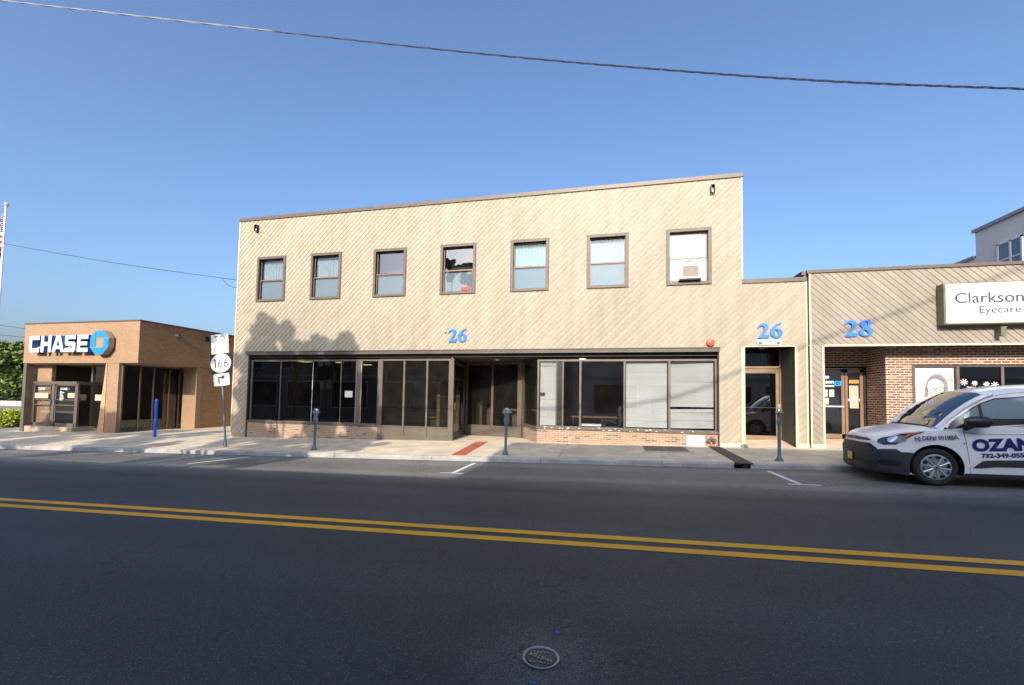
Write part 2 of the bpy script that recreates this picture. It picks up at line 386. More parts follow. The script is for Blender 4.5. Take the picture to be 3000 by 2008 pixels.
def concrete(name, col, rust=True, wear=.25):
    m, n, b = newmat(name); P = pos(n)
    c = ramp(n, noise(n, 2.2, 7), [(.3, tuple(x*(1-wear) for x in col)), (.7, tuple(x*1.1 for x in col))])
    c = mix(n, .45, c, ramp(n, noise(n, 110, 3), [(.35, .62), (.6, 1.08)]), 'MULTIPLY')
    if rust: c = mix(n, ramp(n, noise(n, .55, 3), [(.55, 0.), (.7, .35)]), c, (.40, .29, .14))
    c = mix(n, ramp(n, noise(n, 5, 3), [(.66, 0.), (.72, .5)]), c, (.16, .15, .13))
    c = mix(n, ramp(n, noise(n, 17, 2), [(.70, 0.), (.73, .6)]), c, (.12, .11, .10))
    c = mix(n, .6, c, ramp(n, noise(n, .9, 6), [(.3, .74), (.62, 1.05)]), 'MULTIPLY')
    n.links.new(c, b.inputs['Base Color']); b.inputs['Roughness'].default_value = .88
    bump(n, b, noise(n, 80, 4), .3, .004); return m
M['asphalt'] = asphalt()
M['walk'] = concrete('sidewalk concrete', (.78, .66, .48))
M['curb'] = concrete('curb concrete', (.52, .51, .50), False, .35)
M['joint'] = simple('joint dirt', (.05, .045, .04), .95)
def worn_paint(name, col, thr=.40):
    m, n, b = newmat(name)
    c = mix(n, ramp(n, noise(n, 70, 5, rough=.75), [(thr-.1, 0.), (thr+.04, 1.)]), (.07, .07, .07), ramp(n, noise(n, 3, 4), [(.3, tuple(x*.82 for x in col)), (.7, col)]))
    n.links.new(c, b.inputs['Base Color']); b.inputs['Roughness'].default_value = .7; bump(n, b, noise(n, 110, 4), .5, .004); return m
M['yellowline'] = worn_paint('yellow road paint', (1., .47, .012), .17)
M['whiteline'] = worn_paint('white road paint', (.85, .85, .82), .28)
M['grass'] = simple('grass', (.06, .10, .03), .9, var=.4, scale=3, bmp=.3)
M['earth'] = simple('ground', (.12, .11, .09), .95, var=.2, scale=.3)

# ------------------------------------------------------------------ levels
def cl(x): return max(-32., min(30., x))
def road_z(x, y): return -.11+.024*cl(x)-.0125*(abs(y-5.2) if abs(y-5.2) < 8 else 8)
CY = 11.2
def walk_z(x, y):
    x = cl(x)
    if y > 14.5: return .0115+.0205*x+.004*min(y-14.5, 6)
    t = (y-CY)/3.3
    return (1-t)*(-.068+.0235*x)+t*(.0115+.0205*x)

# ------------------------------------------------------------------ setting
xs = [-140, -90, -60, -32]+[-32+i*2 for i in range(1, 32)]+[60, 110]
def sheet(name, ys, zf, mat, dz=0., xx=xs):
    mb = MB(); mb.grid([[(x, y, zf(x, y)+dz) for x in xx] for y in ys], False)
    return struct(mb.build(name, mat))
g = MB(); g.grid([[(x, y, -1.05) for x in (-1500, 1500)] for y in (-1500, 1500)], False); struct(g.build('ground', M['earth']))
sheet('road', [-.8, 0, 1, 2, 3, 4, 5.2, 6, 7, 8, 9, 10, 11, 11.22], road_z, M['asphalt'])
# near-side pavement behind the camera
sheet('pavement_opposite', [-4.4, -.95], lambda x, y: road_z(x, -.8)+.12, M['walk'])
cb = MB(); cb.grid([[(x, -.95, road_z(x, -.8)+.12) for x in xs], [(x, -.8, road_z(x, -.8)+.12) for x in xs], [(x, -.8, road_z(x, -.8)-.1) for x in xs]], False)
struct(cb.build('kerb_opposite', M['curb']))
# sidewalk slabs, 12 mm joints over dirt
sheet('sidewalk_bed', [11.3, 14.6, 22, 40], walk_z, M['joint'], -.03, [x for x in xs if -33 < x < 40])
mb = MB(); jx = [-32, -28.6, -25.2, -22.0, -18.6, -15.3, -12.2, -9.2, -6.15, -3.05, -1.27, 1.47, 3.9, 6.23, 9.0, 12, 15, 18, 22, 26, 30]
for i in range(len(jx)-1):
    for (ya, yb) in ((11.365, 12.9), (12.9, 14.5)) if jx[i] < -9.5 or jx[i] > 8 else ((11.365, 14.5),):
        a, b_ = jx[i]+.007, jx[i+1]-.007; y0, y1 = ya+.006, yb-.006
        q = [(a, y0, walk_z(a, y0)), (b_, y0, walk_z(b_, y0)), (b_, y1, walk_z(b_, y1)), (a, y1, walk_z(a, y1))]
        mb.add(q+[(p[0], p[1], p[2]-.06) for p in q], [(0, 1, 2, 3), (0, 4, 5, 1), (1, 5, 6, 2), (2, 6, 7, 3), (3, 7, 4, 0)])
def slabq(x0, x1, y0, y1):
    q = [(x0, y0, walk_z(x0, y0)), (x1, y0, walk_z(x1, y0)), (x1, y1, walk_z(x1, y1)), (x0, y1, walk_z(x0, y1))]
    mb.add(q, [(0, 1, 2, 3)])
slabq(-5.9, -2.3, 14.5, 17.2)
for xa in (-32, -28.6, -25.2, -21.9, -18.5): slabq(xa+.01, min(xa+3.4, -15.2)-.01, 14.51, 17.6)
for xa in (-21.9, -18.5): slabq(xa+.01, min(xa+3.4, -15.2)-.01, 17.62, 34)
struct(mb.build('sidewalk', M['walk']))
# kerb stones
mb = MB(); kx = [-140, -60, -33, -29.5, -26.5, -23.4, -20.3, -17.2, -14.1, -11.0, -7.9, -4.8, -1.72, 1.35, 3.0, 3.35, 6.4, 9.5, 12.6, 15.7, 20, 30, 60, 110]
for i in range(len(kx)-1):
    if 2.99 < kx[i] < 3.3: continue
    n_ = 4; a, b_ = kx[i]+.008, kx[i+1]-.008
    pr = [(11.20, -.2), (11.20, -.025), (11.225, 0), (11.355, .002), (11.355, -.2)]
    mb.grid([[(x, y, (walk_z(x, 11.2) if dz > -.1 else road_z(x, 11.2)-.06)+(dz if dz > -.1 else 0)) for (y, dz) in pr] for x in [a+(b_-a)*k/n_ for k in range(n_+1)]], False)
    for x in (a, b_): mb.add([(x, y, (walk_z(x, 11.2) if dz > -.1 else road_z(x, 11.2)-.06)+(dz if dz > -.1 else 0)) for (y, dz) in pr], [tuple(range(5))])
struct(mb.build('kerb', M['curb']))
# painted lines
def line(name, pts, w, mat, lab_=None):
    mb = MB(); rows = []
    for i, (x, y) in enumerate(pts):
        dx, dy = (pts[min(i+1, len(pts)-1)][0]-pts[max(0, i-1)][0]), (pts[min(i+1, len(pts)-1)][1]-pts[max(0, i-1)][1]); L = math.hypot(dx, dy)
        nx, ny = -dy/L*w/2, dx/L*w/2
        rows.append([(x+nx, y+ny, road_z(x+nx, y+ny)+.004), (x-nx, y-ny, road_z(x-nx, y-ny)+.004)])
    mb.grid(rows, False); return struct(mb.build(name, mat))
line('road_line', [(x, 5.125) for x in xs], .135, M['yellowline']); line('road_line', [(x, 4.845) for x in xs], .14, M['yellowline'])
for (x, xa, xb) in ((-3.42, -3.72, -3.15), (3.62, 3.40, 3.95), (-10.75, 0, 0)):
    line('road_line', [(x+(0.15 if x < -9 else 0), 10.85), (x-(0.2 if x < -9 else 0), 9.22)], .10, M['whiteline'])
    if xa: line('road_line', [(xa, 9.18), (xb, 9.15)], .075, M['whiteline'])

# ------------------------------------------------------------------ diagonal siding
def clip(poly, axis, lim, keep_less):
    out = []
    for i in range(len(poly)):
        a, b_ = poly[i], poly[(i+1) % len(poly)]
        ia = (a[axis] <= lim) if keep_less else (a[axis] >= lim); ib = (b_[axis] <= lim) if keep_less else (b_[axis] >= lim)
        if ia: out.append(a)
        if ia != ib:
            t = (lim-a[axis])/(b_[axis]-a[axis]); out.append((a[0]+(b_[0]-a[0])*t, a[1]+(b_[1]-a[1])*t))
    return out
def siding(mb, rects, holes, y, sgn=1, period=.145, groove=.026, deep=.0135, y2=None):
    xs_ = sorted({v for r in rects+holes for v in r[:2]}); zs_ = sorted({v for r in rects+holes for v in r[2:]})
    def inside(x, z): return any(r[0] < x < r[1] and r[2] < z < r[3] for r in rects) and not any(r[0] < x < r[1] and r[2] < z < r[3] for r in holes)
    cells = []
    for j in range(len(zs_)-1):
        run = None
        for i in range(len(xs_)-1):
            if inside((xs_[i]+xs_[i+1])/2, (zs_[j]+zs_[j+1])/2):
                if run is None: run = xs_[i]
            elif run is not None: cells.append((run, xs_[i], zs_[j], zs_[j+1])); run = None
        if run is not None: cells.append((run, xs_[-1], zs_[j], zs_[j+1]))
    r2 = math.sqrt(2); gr = groove
    segs = [(0, period-gr), (period-gr, period-gr*.8), (period-gr*.8, period-gr*.2), (period-gr*.2, period)]
    def dep(u):
        k = u % period
        if k < 1e-6 or k > period-1e-6: return 0.
        if k <= period-gr+1e-6: return 0.
        if k < period-gr*.8: return deep*(k-(period-gr))/(gr*.2)
        if k <= period-gr*.2+1e-6: return deep
        return deep*(period-k)/(gr*.2)
    for (x0, x1, z0, z1) in cells:
        us = [(x-sgn*z)/r2 for x in (x0, x1) for z in (z0, z1)]
        k0 = math.floor(min(us)/period); k1 = math.ceil(max(us)/period)
        for k in range(k0, k1+1):
            for (a, b_) in segs:
                ua, ub = (k*period+a)*r2, (k*period+b_)*r2
                # strip ua <= x - sgn z <= ub
                poly = [(ua+sgn*z0, z0), (ub+sgn*z0, z0), (ub+sgn*z1, z1), (ua+sgn*z1, z1)]
                poly = clip(poly, 0, x0, False)
                if len(poly) > 2: poly = clip(poly, 0, x1, True)
                if len(poly) < 3: continue
                mid = (a+b_)/2
                def d2(p):
                    u = (p[0]-sgn*p[1])/r2-k*period
                    u = min(max(u, a), b_); return dep(u) if b_ < period else (dep(u) if u < period-1e-6 else 0.)
                vs = [(p[0], y+d2(p), p[1]) for p in poly]
                if len({(round(v[0], 5), round(v[2], 5)) for v in vs}) > 2: mb.add(vs, [tuple(range(len(vs)))])

# ------------------------------------------------------------------ numerals traced in a 0..1 box
def norm(pts, x0, x1, y0, y1): return [((x-x0)/(y1-y0), (y1-y)/(y1-y0)) for x, y in pts]
TWO = [norm([(275, 470), (330, 350), (420, 280), (530, 255), (640, 280), (715, 340), (737, 430), (715, 530), (640, 650), (500, 812), (690, 822), (740, 800), (780, 765), (772, 850), (735, 950), (710, 972), (268, 975), (300, 930), (430, 780), (520, 640), (560, 540), (556, 470), (515, 405), (440, 383), (360, 415), (290, 485)], 270, 780, 255, 980)]
SIX = [norm([(1318, 265), (1240, 262), (1110, 315), (970, 420), (875, 540), (835, 670), (850, 810), (920, 915), (1020, 968), (1120, 982), (1235, 940), (1315, 850), (1345, 730), (1322, 620), (1245, 545), (1150, 522), (1035, 555), (1100, 430), (1190, 345), (1300, 300)], 830, 1345, 255, 980),
       norm([(1015, 620), (1060, 582), (1110, 590), (1160, 680), (1172, 820), (1150, 925), (1110, 935), (1055, 850), (1012, 720)], 830, 1345, 255, 980)]
EIGHT = [[(.36, 1.0), (.50, .985), (.62, .90), (.65, .78), (.58, .66), (.47, .57), (.62, .47), (.70, .34), (.68, .17), (.56, .04), (.36, 0), (.16, .03), (.03, .13), (.01, .28), (.09, .42), (.22, .50), (.10, .60), (.06, .75), (.12, .90), (.24, .98)],
         [(.36, .92), (.29, .86), (.27, .76), (.33, .67), (.41, .62), (.45, .72), (.46, .82), (.42, .90)],
         [(.27, .44), (.22, .32), (.24, .16), (.34, .08), (.44, .10), (.48, .20), (.44, .31), (.36, .39)]]
def numeral(parent, mb, digits, x, z, h, y, gap=.03):
    for g_ in digits:
        lp = [[(px*h, pz*h) for px, pz in l] for l in g_]
        vf = loops2d(lp, .035)
        place(mb, vf, (x, y-.03, z)); x += max(p[0] for p in lp[0])+gap

# ------------------------------------------------------------------ main building
B = thing('commercial_building', 'two-storey cream building with diagonal siding, seven upper windows and a dark glass shopfront', 'building', (-5.5, 14.5, 0))
F = 14.5
WX = [-13.42, -10.88, -8.11, -5.365, -2.70, -.02, 2.56]; WZ0, WZ1, WH = 5.25, 7.09, .675
mb = MB()
rects = [(-15.05, 4.15, -.27, 8.72), (4.15, 5.95, -.27, 5.24)]
holes = [(-14.33, 3.45, -1, 3.10), (4.20, 5.60, -1, 3.20), (3.45, 4.20, -1, .19), (5.60, 5.95, -1, .255)]
holes += [(x-WH+.04, x+WH-.04, WZ0+.04, WZ1-.04) for x in WX]
siding(mb, rects, holes, F-.02)
wall = mb.build('siding', M['siding'], B, fix=False)
# solid shell behind the siding: back wall, sides, roof, window reveals
mb = MB()
def holed(mb, x0, x1, z0, z1, y, hs):
    xs_ = sorted({x0, x1, *[v for h in hs for v in h[:2] if x0 < v < x1]}); zs_ = sorted({z0, z1, *[v for h in hs for v in h[2:] if z0 < v < z1]})
    for i in range(len(xs_)-1):
        for j in range(len(zs_)-1):
            cx, cz = (xs_[i]+xs_[i+1])/2, (zs_[j]+zs_[j+1])/2
            if any(h[0] < cx < h[1] and h[2] < cz < h[3] for h in hs): continue
            mb.quad((xs_[i], y, zs_[j]), (xs_[i+1], y, zs_[j]), (xs_[i+1], y, zs_[j+1]), (xs_[i], y, zs_[j+1]))
holed(mb, -15.03, 4.13, -.5, 8.7, F+.004, holes)
holed(mb, 4.13, 5.93, -.5, 5.2, F+.004, holes)
mb.box(-15.045, -14.95, F+.01, 27, -.6, 8.7); mb.box(4.03, 4.145, F+.01, 27, 3.3, 8.7); mb.box(-15.04, 5.9, 26.9, 27, -.6, 8.6)
mb.box(-14.9, 4.0, F+.02, 26.9, 8.35, 8.45); mb.box(4.1, 5.9, F+.02, 26.9, 5.0, 5.1)
mb.box(-14.9, 4.1, F+.01, 26.9, 3.25, 3.4)
for x in WX:
    for (a, b_) in ((x-WH+.02, x-WH+.045), (x+WH-.045, x+WH-.02)): mb.box(a, b_, F+.006, F+.16, WZ0+.04, WZ1-.04)
    mb.box(x-WH+.04, x+WH-.04, F+.006, F+.16, WZ1-.06, WZ1-.035); mb.box(x-WH+.04, x+WH-.04, F+.006, F+.16, WZ0+.02, WZ0+.045)
mb.build('wall', M['brown'], B, fix=False)
mb = MB(); mb.box(-15.08, 4.19, F-.06, F+.2, 8.66, 8.80); mb.box(-15.08, -14.9, F+.2, 27, 8.66, 8.80); mb.box(4.0, 4.19, F+.2, 27, 8.66, 8.80)
mb.box(4.145, 5.95, F-.055, F+.2, 5.21, 5.345)
mb.build('coping', M['coping'], B, bevel=.006)
mb = MB()   # cream corner trims, opening trims and base boards
mb.box(-15.075, -15.03, F-.035, F+.02, -.27, 8.66); mb.box(4.125, 4.165, F-.035, F+.02, 5.345, 8.66); mb.box(5.90, 5.955, F-.032, F+.02, .25, 5.21)
mb.box(4.10, 4.205, F-.032, F+.9, .19, 3.2); mb.box(5.60, 5.665, F-.032, F+.02, .255, 3.2); mb.box(4.205, 5.60, F-.026, F+.02, 3.2, 3.235)
mb.box(-15.10, -14.34, F-.05, F+.02, -.46, -.275); mb.box(3.46, 4.21, F-.05, F+.02, -.05, .185); mb.box(5.60, 5.96, F-.05, F+.02, -.05, .25)
split(mb.build('trim', M['creamtrim'], B, bevel=.004))
# upper windows
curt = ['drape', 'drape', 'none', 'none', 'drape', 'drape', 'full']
for i, x in enumerate(WX):
    w = MB(); t = .09; yo, yi = F-.062, F+.0
    w.box(x-WH, x-WH+t, yo, yi, WZ0, WZ1); w.box(x+WH-t, x+WH, yo, yi, WZ0, WZ1)
    w.box(x-WH+t, x+WH-t, yo, yi, WZ1-t, WZ1); w.box(x-WH+t, x+WH-t, yo, yi, WZ0, WZ0+t)
    # thin outer bead
    for bx in ((x-WH-.02, x-WH+.002), (x+WH-.002, x+WH+.02)): w.box(bx[0], bx[1], F-.035, F-.0, WZ0-.02, WZ1+.02)
    w.box(x-WH, x+WH, F-.035, F, WZ1-.002, WZ1+.02); w.box(x-WH, x+WH, F-.035, F, WZ0-.02, WZ0+.002)
    wo = w.build('window', M['brown'], B, bevel=.003)
    x0, x1, z0, z1 = x-WH+t-.02, x+WH-t+.02, WZ0+t-.02, WZ1-t+.02; zm = (z0+z1)/2-.03
    s = MB(); q = .045
    def fr(s, a, b_, c, d, ya, yb, q=.045):
        s.box(a, a+q, ya, yb, c, d); s.box(b_-q, b_, ya, yb, c, d); s.box(a+q, b_-q, ya, yb, d-q, d); s.box(a+q, b_-q, ya, yb, c, c+q)
    fr(s, x0, x1, zm-.02, z1, F+.085, F+.12); s.build('sash', M['sash'], wo, bevel=.002)
    s = MB(); fr(s, x0, x1, z0, zm+.02, F+.045, F+.08); s.box(x0, x1, F+.02, F+.08, z0-.02, z0+.012); s.build('sash', M['sash'], wo, bevel=.002)
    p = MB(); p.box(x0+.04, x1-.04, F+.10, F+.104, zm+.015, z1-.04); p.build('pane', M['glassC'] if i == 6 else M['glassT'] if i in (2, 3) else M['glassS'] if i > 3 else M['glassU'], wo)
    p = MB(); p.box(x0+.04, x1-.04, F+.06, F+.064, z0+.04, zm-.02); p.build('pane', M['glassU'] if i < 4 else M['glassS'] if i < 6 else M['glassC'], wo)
    if i < 6:
        p = MB(); p.box(x0+.04, x1-.04, F+.126, F+.128, z0+.03, zm); p.build('insect_screen', M['screen'], wo)
    c = MB(); k = curt[i]
    if k != 'none':
        rows = []
        for zz in (z0, z1) if k in ('full', 'drape') else (z0, zm):
            rows.append([(xx, F+.20+.012*math.sin(xx*47)+.008*math.sin(xx*101), zz) for xx in [x0+(x1-x0)*j/60 for j in range(61)]])
        c.grid(rows, True)
    if k == 'full':      # a second short valance in front of the curtain
        c.grid([[(xx, F+.16+.02*math.sin(xx*60), zz) for xx in [x0+(x1-x0)*j/60 for j in range(61)]] for zz in (z1-.35, z1)], True)
    if c.v: c.build('curtain', M['whitecurtain'] if k == 'full' else M['skycurtain'] if i > 3 else M['curtain'], wo)
    d = MB(); d.box(x-WH+.03, x+WH-.03, F+.9, F+.92, WZ0-.1, WZ1+.1); d.box(x-WH+.03, x+WH-.03, F+.3, F+.9, WZ0-.1, WZ0-.05)
    d.build('room_wall', M['dim'], wo)
# shopfront header
mb = MB(); mb.box(-14.36, 3.45, F-.16, F+.02, 3.045, 3.10); mb.box(-14.36, 3.45, F-.145, F+.02, 3.10, 3.19)
mb.box(-14.38, 3.47, F-.17, F+.02, 3.165, 3.195)
mb.build('header', M['darkmetal'], B, bevel=.006)
G = F+.10
mb = MB(); mb.box(-14.33, 3.45, F+.02, F+.4, 2.93, 3.05); mb.box(-14.345, -14.28, F-.03, F+.2, -.3, 3.045); mb.box(3.41, 3.455, F-.03, F+.2, -.05, 3.045)
mb.build('soffit', M['black'], B)
# low brick base
mb = MB(); mb.box(-14.28, -8.43, F-.012, F+.12, -.6, .325); mb.wallbox((-2.36, F-.012), (-3.12, 15.95), -.12, -.4, .44); mb.box(-2.36, 3.41, F-.012, F+.12, -.4, .44)
split(mb.build('brick_base', M['brickpink'], B))
# sills and shop window frames
mb = MB(); mb.box(-14.28, -8.43, F-.05, G+.03, .325, .41); mb.box(-2.38, 3.41, F-.05, G+.03, .44, .525)
mb.wallbox((-2.40, F-.04), (-3.16, 15.93), -.2, .44, .525)
split(mb.build('sill', M['bronze'], B, bevel=.005))
def shopwin(name, xs_, z0, z1, zb, y, gm, posts, frame='bronze', label=None):
    f = MB(); f.box(xs_[0], xs_[-1], y-.03, y+.05, z1, z1+.07); f.box(xs_[0], xs_[-1], y-.025, y+.04, z0-.02, z0+.02)
    for (a, b_) in posts: f.box(a, b_, y-.035, y+.055, zb, z1+.07)
    o = f.build(name, M[frame], B, bevel=.003)
    e = [xs_[0]]+[(a+b_)/2 for a, b_ in posts]+[xs_[-1]]; e = sorted(set(e))
    for a, b_ in zip(e, e[1:]):
        if b_-a < .12: continue
        p = MB(); p.box(a+.01, b_-.01, y, y+.006, z0+.01, z1+.01); p.build('pane', M[gm], o)
    return o
wl = shopwin('shop_window', [-14.28, -8.36], .41, 2.80, .41, G, 'glassL', [(-14.28, -14.20), (-12.875, -12.835), (-10.125, -10.09), (-9.44, -9.22), (-8.53, -8.36)])
mb = MB(); mb.cyl((-11.39, G-.008, .42), (-11.38, G-.008, 2.80), .012, n=8); mb.build('glass_joint', simple('clear silicone', (.62, .66, .66), .2, var=.3, scale=4), wl)
mb = MB(); mb.box(-9.452, -9.438, G-.045, G-.033, .42, 2.8); mb.box(-9.222, -9.204, G-.045, G-.033, .42, 2.8); mb.build('glazing_bead', simple('bare aluminium', (.62, .60, .56), .3, .4), wl)
pw = shopwin('shop_window', [-8.43, -5.43], .36, 2.80, -.35, F-.0, 'glassD', [(-8.43, -8.27), (-7.42, -7.35), (-6.50, -6.43), (-5.62, -5.43)])
mb = MB()
for a, b_ in ((-8.27, -7.42), (-7.35, -6.50), (-6.43, -5.62)):
    mb.box(a, b_, F+.0, F+.03, -.35, .34)
mb.box(-8.27, -5.62, F-.03, F+.02, -.3, .02); mb.build('kick_panel', M['bronze'], pw, bevel=.003)
wr = shopwin('shop_window', [-2.38, 3.41], .525, 2.77, .525, G, 'glassR', [(-2.38, -2.31), (-1.73, -1.69), (-1.51, -1.46), (-.93, -.86), (.53, .595), (1.94, 2.01), (3.35, 3.41)])
mb = MB(); mb.box(-1.69, -1.51, G+.02, G+.04, .525, 2.8); mb.build('filler_panel', M['blackmetal'], wr)
mb = MB()   # blobs of old sealant along the lower frame
for i in range(26):
    xx = rnd.uniform(-2.3, 3.38); w_ = rnd.uniform(.01, .05); zz = rnd.uniform(.45, .53)
    mb.lathe([(0, .012), (.6, .008), (1, 0)], (xx, F-.052, zz), 8, rnd.uniform(.012, .02), 'Y', w_)
for i in range(12):
    xx = rnd.uniform(-2.3, 3.38); mb.lathe([(0, .01), (1, 0)], (xx, G-.03, 2.80), 8, .012, 'Y', .014)
mb.v = [(v[0], F-.052-abs(v[1]-(F-.052)) if v[2] < 1 else v[1], v[2]) for v in mb.v]
mb.build('old_sealant', M['white'], wr)['kind'] = 'stuff'
# blinds
def blind(x0, x1, z0, z1, y, parent, tilt=.55, gapz=None, sag=0., turn=.04):
    mb = MB(); z = z1; i = 0
    while z > z0:
        if not (gapz and gapz[0] < z < gapz[1]):
            s0 = rnd.uniform(-.003, .003); k = 5
            tl = tilt+rnd.uniform(-.05, .05)
            if rnd.random() < .05: tl -= .35
            sg = sag*(1 if gapz and z < gapz[0] else 0)*rnd.uniform(.6, 1.4); tr = turn*(x1-x0)
            pr = [(-.010, -.0135*tl), (-.0055, -.009*tl), (-.001, -.001*tl), (.004, .0065*tl), (.0085, .0125*tl)]
            mb.grid([[(x0, y+dy, z+s0+dz) for dy, dz in pr], [((x0+x1)/2, y+dy+tr/2, z+dz+sg/2) for dy, dz in pr], [(x1, y+dy+tr, z+dz+sg) for dy, dz in pr]])
        z -= .0245; i += 1
    for xx in (x0+.12, (x0+x1)/2, x1-.12): mb.box(xx-.002, xx+.002, y-.014, y-.012, z0, z1)
    mb.box(x0, x1, y-.02, y+.02, z1+.01, z1+.05)
    return mb.build('window_blind', M['blind'], parent, fix=False)
blind(-2.29, -1.75, .56, 2.70, G+.09, wr, .95, turn=.02); blind(.62, 1.92, .58, 2.70, G+.13, wr, 1.0, turn=-.023); blind(2.03, 3.33, .58, 2.70, G+.16, wr, .9, (1.20, 1.30), .03, turn=-.058)
mb = MB(); mb.box(-2.29, -2.11, G+.02, G+.05, 1.60, 1.69); mb.build('door_chime', M['blackmetal'], wr)
# entry recess: side with glazed door, angled back glazing, angled brick and glass return
BK = [(-5.80, 16.92), (-3.22, 16.02)]
rec = MB()
rec.wallbox((-5.50, F+.06), (-5.62, 14.95), .06, -.3, 2.93); 
def along(p, q, t): return (p[0]+(q[0]-p[0])*t, p[1]+(q[1]-p[1])*t)
for t0, t1 in ((0, .03), (.475, .51), (.93, 1.0)): rec.wallbox(along(*BK, t0), along(*BK, t1), .08, -.3, 2.93)
rec.wallbox(BK[0], BK[1], .05, -.3, .33); rec.wallbox(BK[0], BK[1], .05, 2.80, 2.93)
for a, b_ in ((.03, .475), (.51, .93)):
    rec.wallbox(along(*BK, a+.0), along(*BK, b_), -.012, .31, .36)
rec.wallbox((-3.20, 16.02), (-3.12, 15.88), .1, -.3, 2.93)
ro = rec.build('entry_frame', M['bronze'], B, bevel=.003)
mb = MB(); mb.wallbox(along(*BK, .03), along(*BK, .93), .01, .36, 2.8); mb.v = [(v[0]+.01, v[1]+.03, v[2]) for v in mb.v]; mb.build('pane', M['glassD'], ro)
mb = MB(); mb.wallbox((-2.42, F+.10), (-3.12, 15.88), -.008, .525, 2.86); mb.build('pane', M['glassD'], ro)
mb = MB(); mb.box(-5.9, -2.3, F+.12, 17.1, 2.94, 2.99); mb.build('entry_ceiling', M['darkmetal'], B)
mb = MB(); mb.lathe([(0, 0), (.09, .0), (.10, .03)], (-4.1, 15.6, 2.91), 16); mb.build('entry_light', M['white'], B)
dr = MB(); dp, dq = (-5.64, 15.05), (-5.80, 16.85)
for t0, t1 in ((0, .07), (.92, 1)): dr.wallbox(along(dp, dq, t0), along(dp, dq, t1), .05, -.12, 2.78)
dr.wallbox(along(dp, dq, .07), along(dp, dq, .92), .045, -.12, .14); dr.wallbox(along(dp, dq, .07), along(dp, dq, .92), .045, 2.12, 2.24); dr.wallbox(along(dp, dq, .07), along(dp, dq, .92), .045, 2.70, 2.78)
do = dr.build('door', M['bronze'], B, bevel=.003)
mb = MB(); mb.wallbox(along(dp, dq, .05), along(dp, dq, .95), .012, .1, 2.72); mb.build('pane', M['glassD'], do)
mb = MB(); mb.box(-5.62, -5.58, 15.10, 15.13, .98, 1.26); mb.box(-5.62, -5.56, 15.1, 15.12, 1.0, 1.03); mb.build('door_handle', M['creamtrim'], do)
# second-floor entrance
mb = MB(); mb.add([(4.2, 14.45, walk_z(4.2, 14.4)-.01), (5.6, 14.45, walk_z(5.6, 14.4)-.01), (5.6, 15.5, .26), (4.2, 15.5, .23)], [(0, 1, 2, 3)])
mb.add([(5.98, 14.42, .13), (8.3, 14.42, .18), (8.3, 16.0, .33), (5.98, 16.0, .30)], [(0, 1, 2, 3)])
struct(mb.build('entry_ramp', concrete('warm concrete', (.74, .60, .44), False, .15)))
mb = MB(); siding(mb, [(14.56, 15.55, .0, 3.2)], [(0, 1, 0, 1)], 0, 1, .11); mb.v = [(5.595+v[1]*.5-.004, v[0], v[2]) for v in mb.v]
lab(mb.build('recess_wall', siding_mat('siding with painted shade', (.15, .135, .11), 1), B, fix=False), 'siding boards on the side of the entrance recess, shade painted into the colour')  # darker copy of the siding colour, recess shade painted in
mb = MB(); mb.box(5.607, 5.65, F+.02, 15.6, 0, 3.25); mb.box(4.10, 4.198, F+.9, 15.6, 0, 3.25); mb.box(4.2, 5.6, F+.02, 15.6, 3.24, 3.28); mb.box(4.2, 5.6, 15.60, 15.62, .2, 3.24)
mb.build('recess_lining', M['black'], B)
mb = MB(); D = 15.50
mb.box(4.20, 5.60, D-.02, D+.06, 2.60, 2.67); mb.box(5.53, 5.60, D-.02, D+.06, .24, 3.24); mb.box(4.20, 4.26, D-.02, D+.06, .22, 3.24)
mb.box(4.28, 5.52, D, D+.045, 2.44, 2.59); mb.box(5.42, 5.52, D, D+.045, .26, 2.44); mb.box(4.27, 4.38, D, D+.045, .26, 2.44); mb.box(4.38, 5.42, D, D+.045, .25, .38)
d26 = mb.build('door', M['bronzelt'], B, bevel=.003)
mb = MB(); mb.box(4.38, 5.42, D+.02, D+.026, .38, 2.44); mb.box(4.26, 5.53, D+.02, D+.026, 2.67, 3.2); mb.build('pane', M['glassL'], d26)
mb = MB(); mb.cyl((4.4, D-.04, 1.30), (5.40, D-.04, 1.30), .012, n=8); mb.build('push_bar', M['blackmetal'], d26)
mb = MB(); mb.lathe([(0, 0), (.09, 0), (.10, .03)], (4.85, 15.0, 3.19), 16, .6); mb.build('entry_light', M['tanpaper'], B)
# numbers, plaque, lamps, bell, camera
mb = MB(); numeral(B, mb, (TWO, SIX), -5.68, 3.47, .49, F-.02); mb.build('house_number', M['blue'], B, fix=False)
mb = MB(); numeral(B, mb, (TWO, SIX), 4.56, 3.46, .48, F-.02, .02); mb.build('house_number', M['blue'], B, fix=False)
mb = MB(); place(mb, loops2d([rrect(.325, .088, .06)], .03, False), (4.885, F-.045, 3.345)); pq = mb.build('plaque', M['signwhite'], B, fix=False)
mb = MB(); place(mb, loops2d([rrect(.31, .074, .05)], .004, False), (4.885, F-.064, 3.345)); mb.build('plaque_face', M['blue'], pq, fix=False)
mb = MB(); place(mb, text2d('SECOND FLOOR', .078, .004, .0025, sx=1.0), (4.885, F-.069, 3.378)); place(mb, text2d('ENTRANCE', .078, .004, .0025), (4.885, F-.069, 3.306)); mb.build('lettering', M['signwhite'], pq, fix=False)
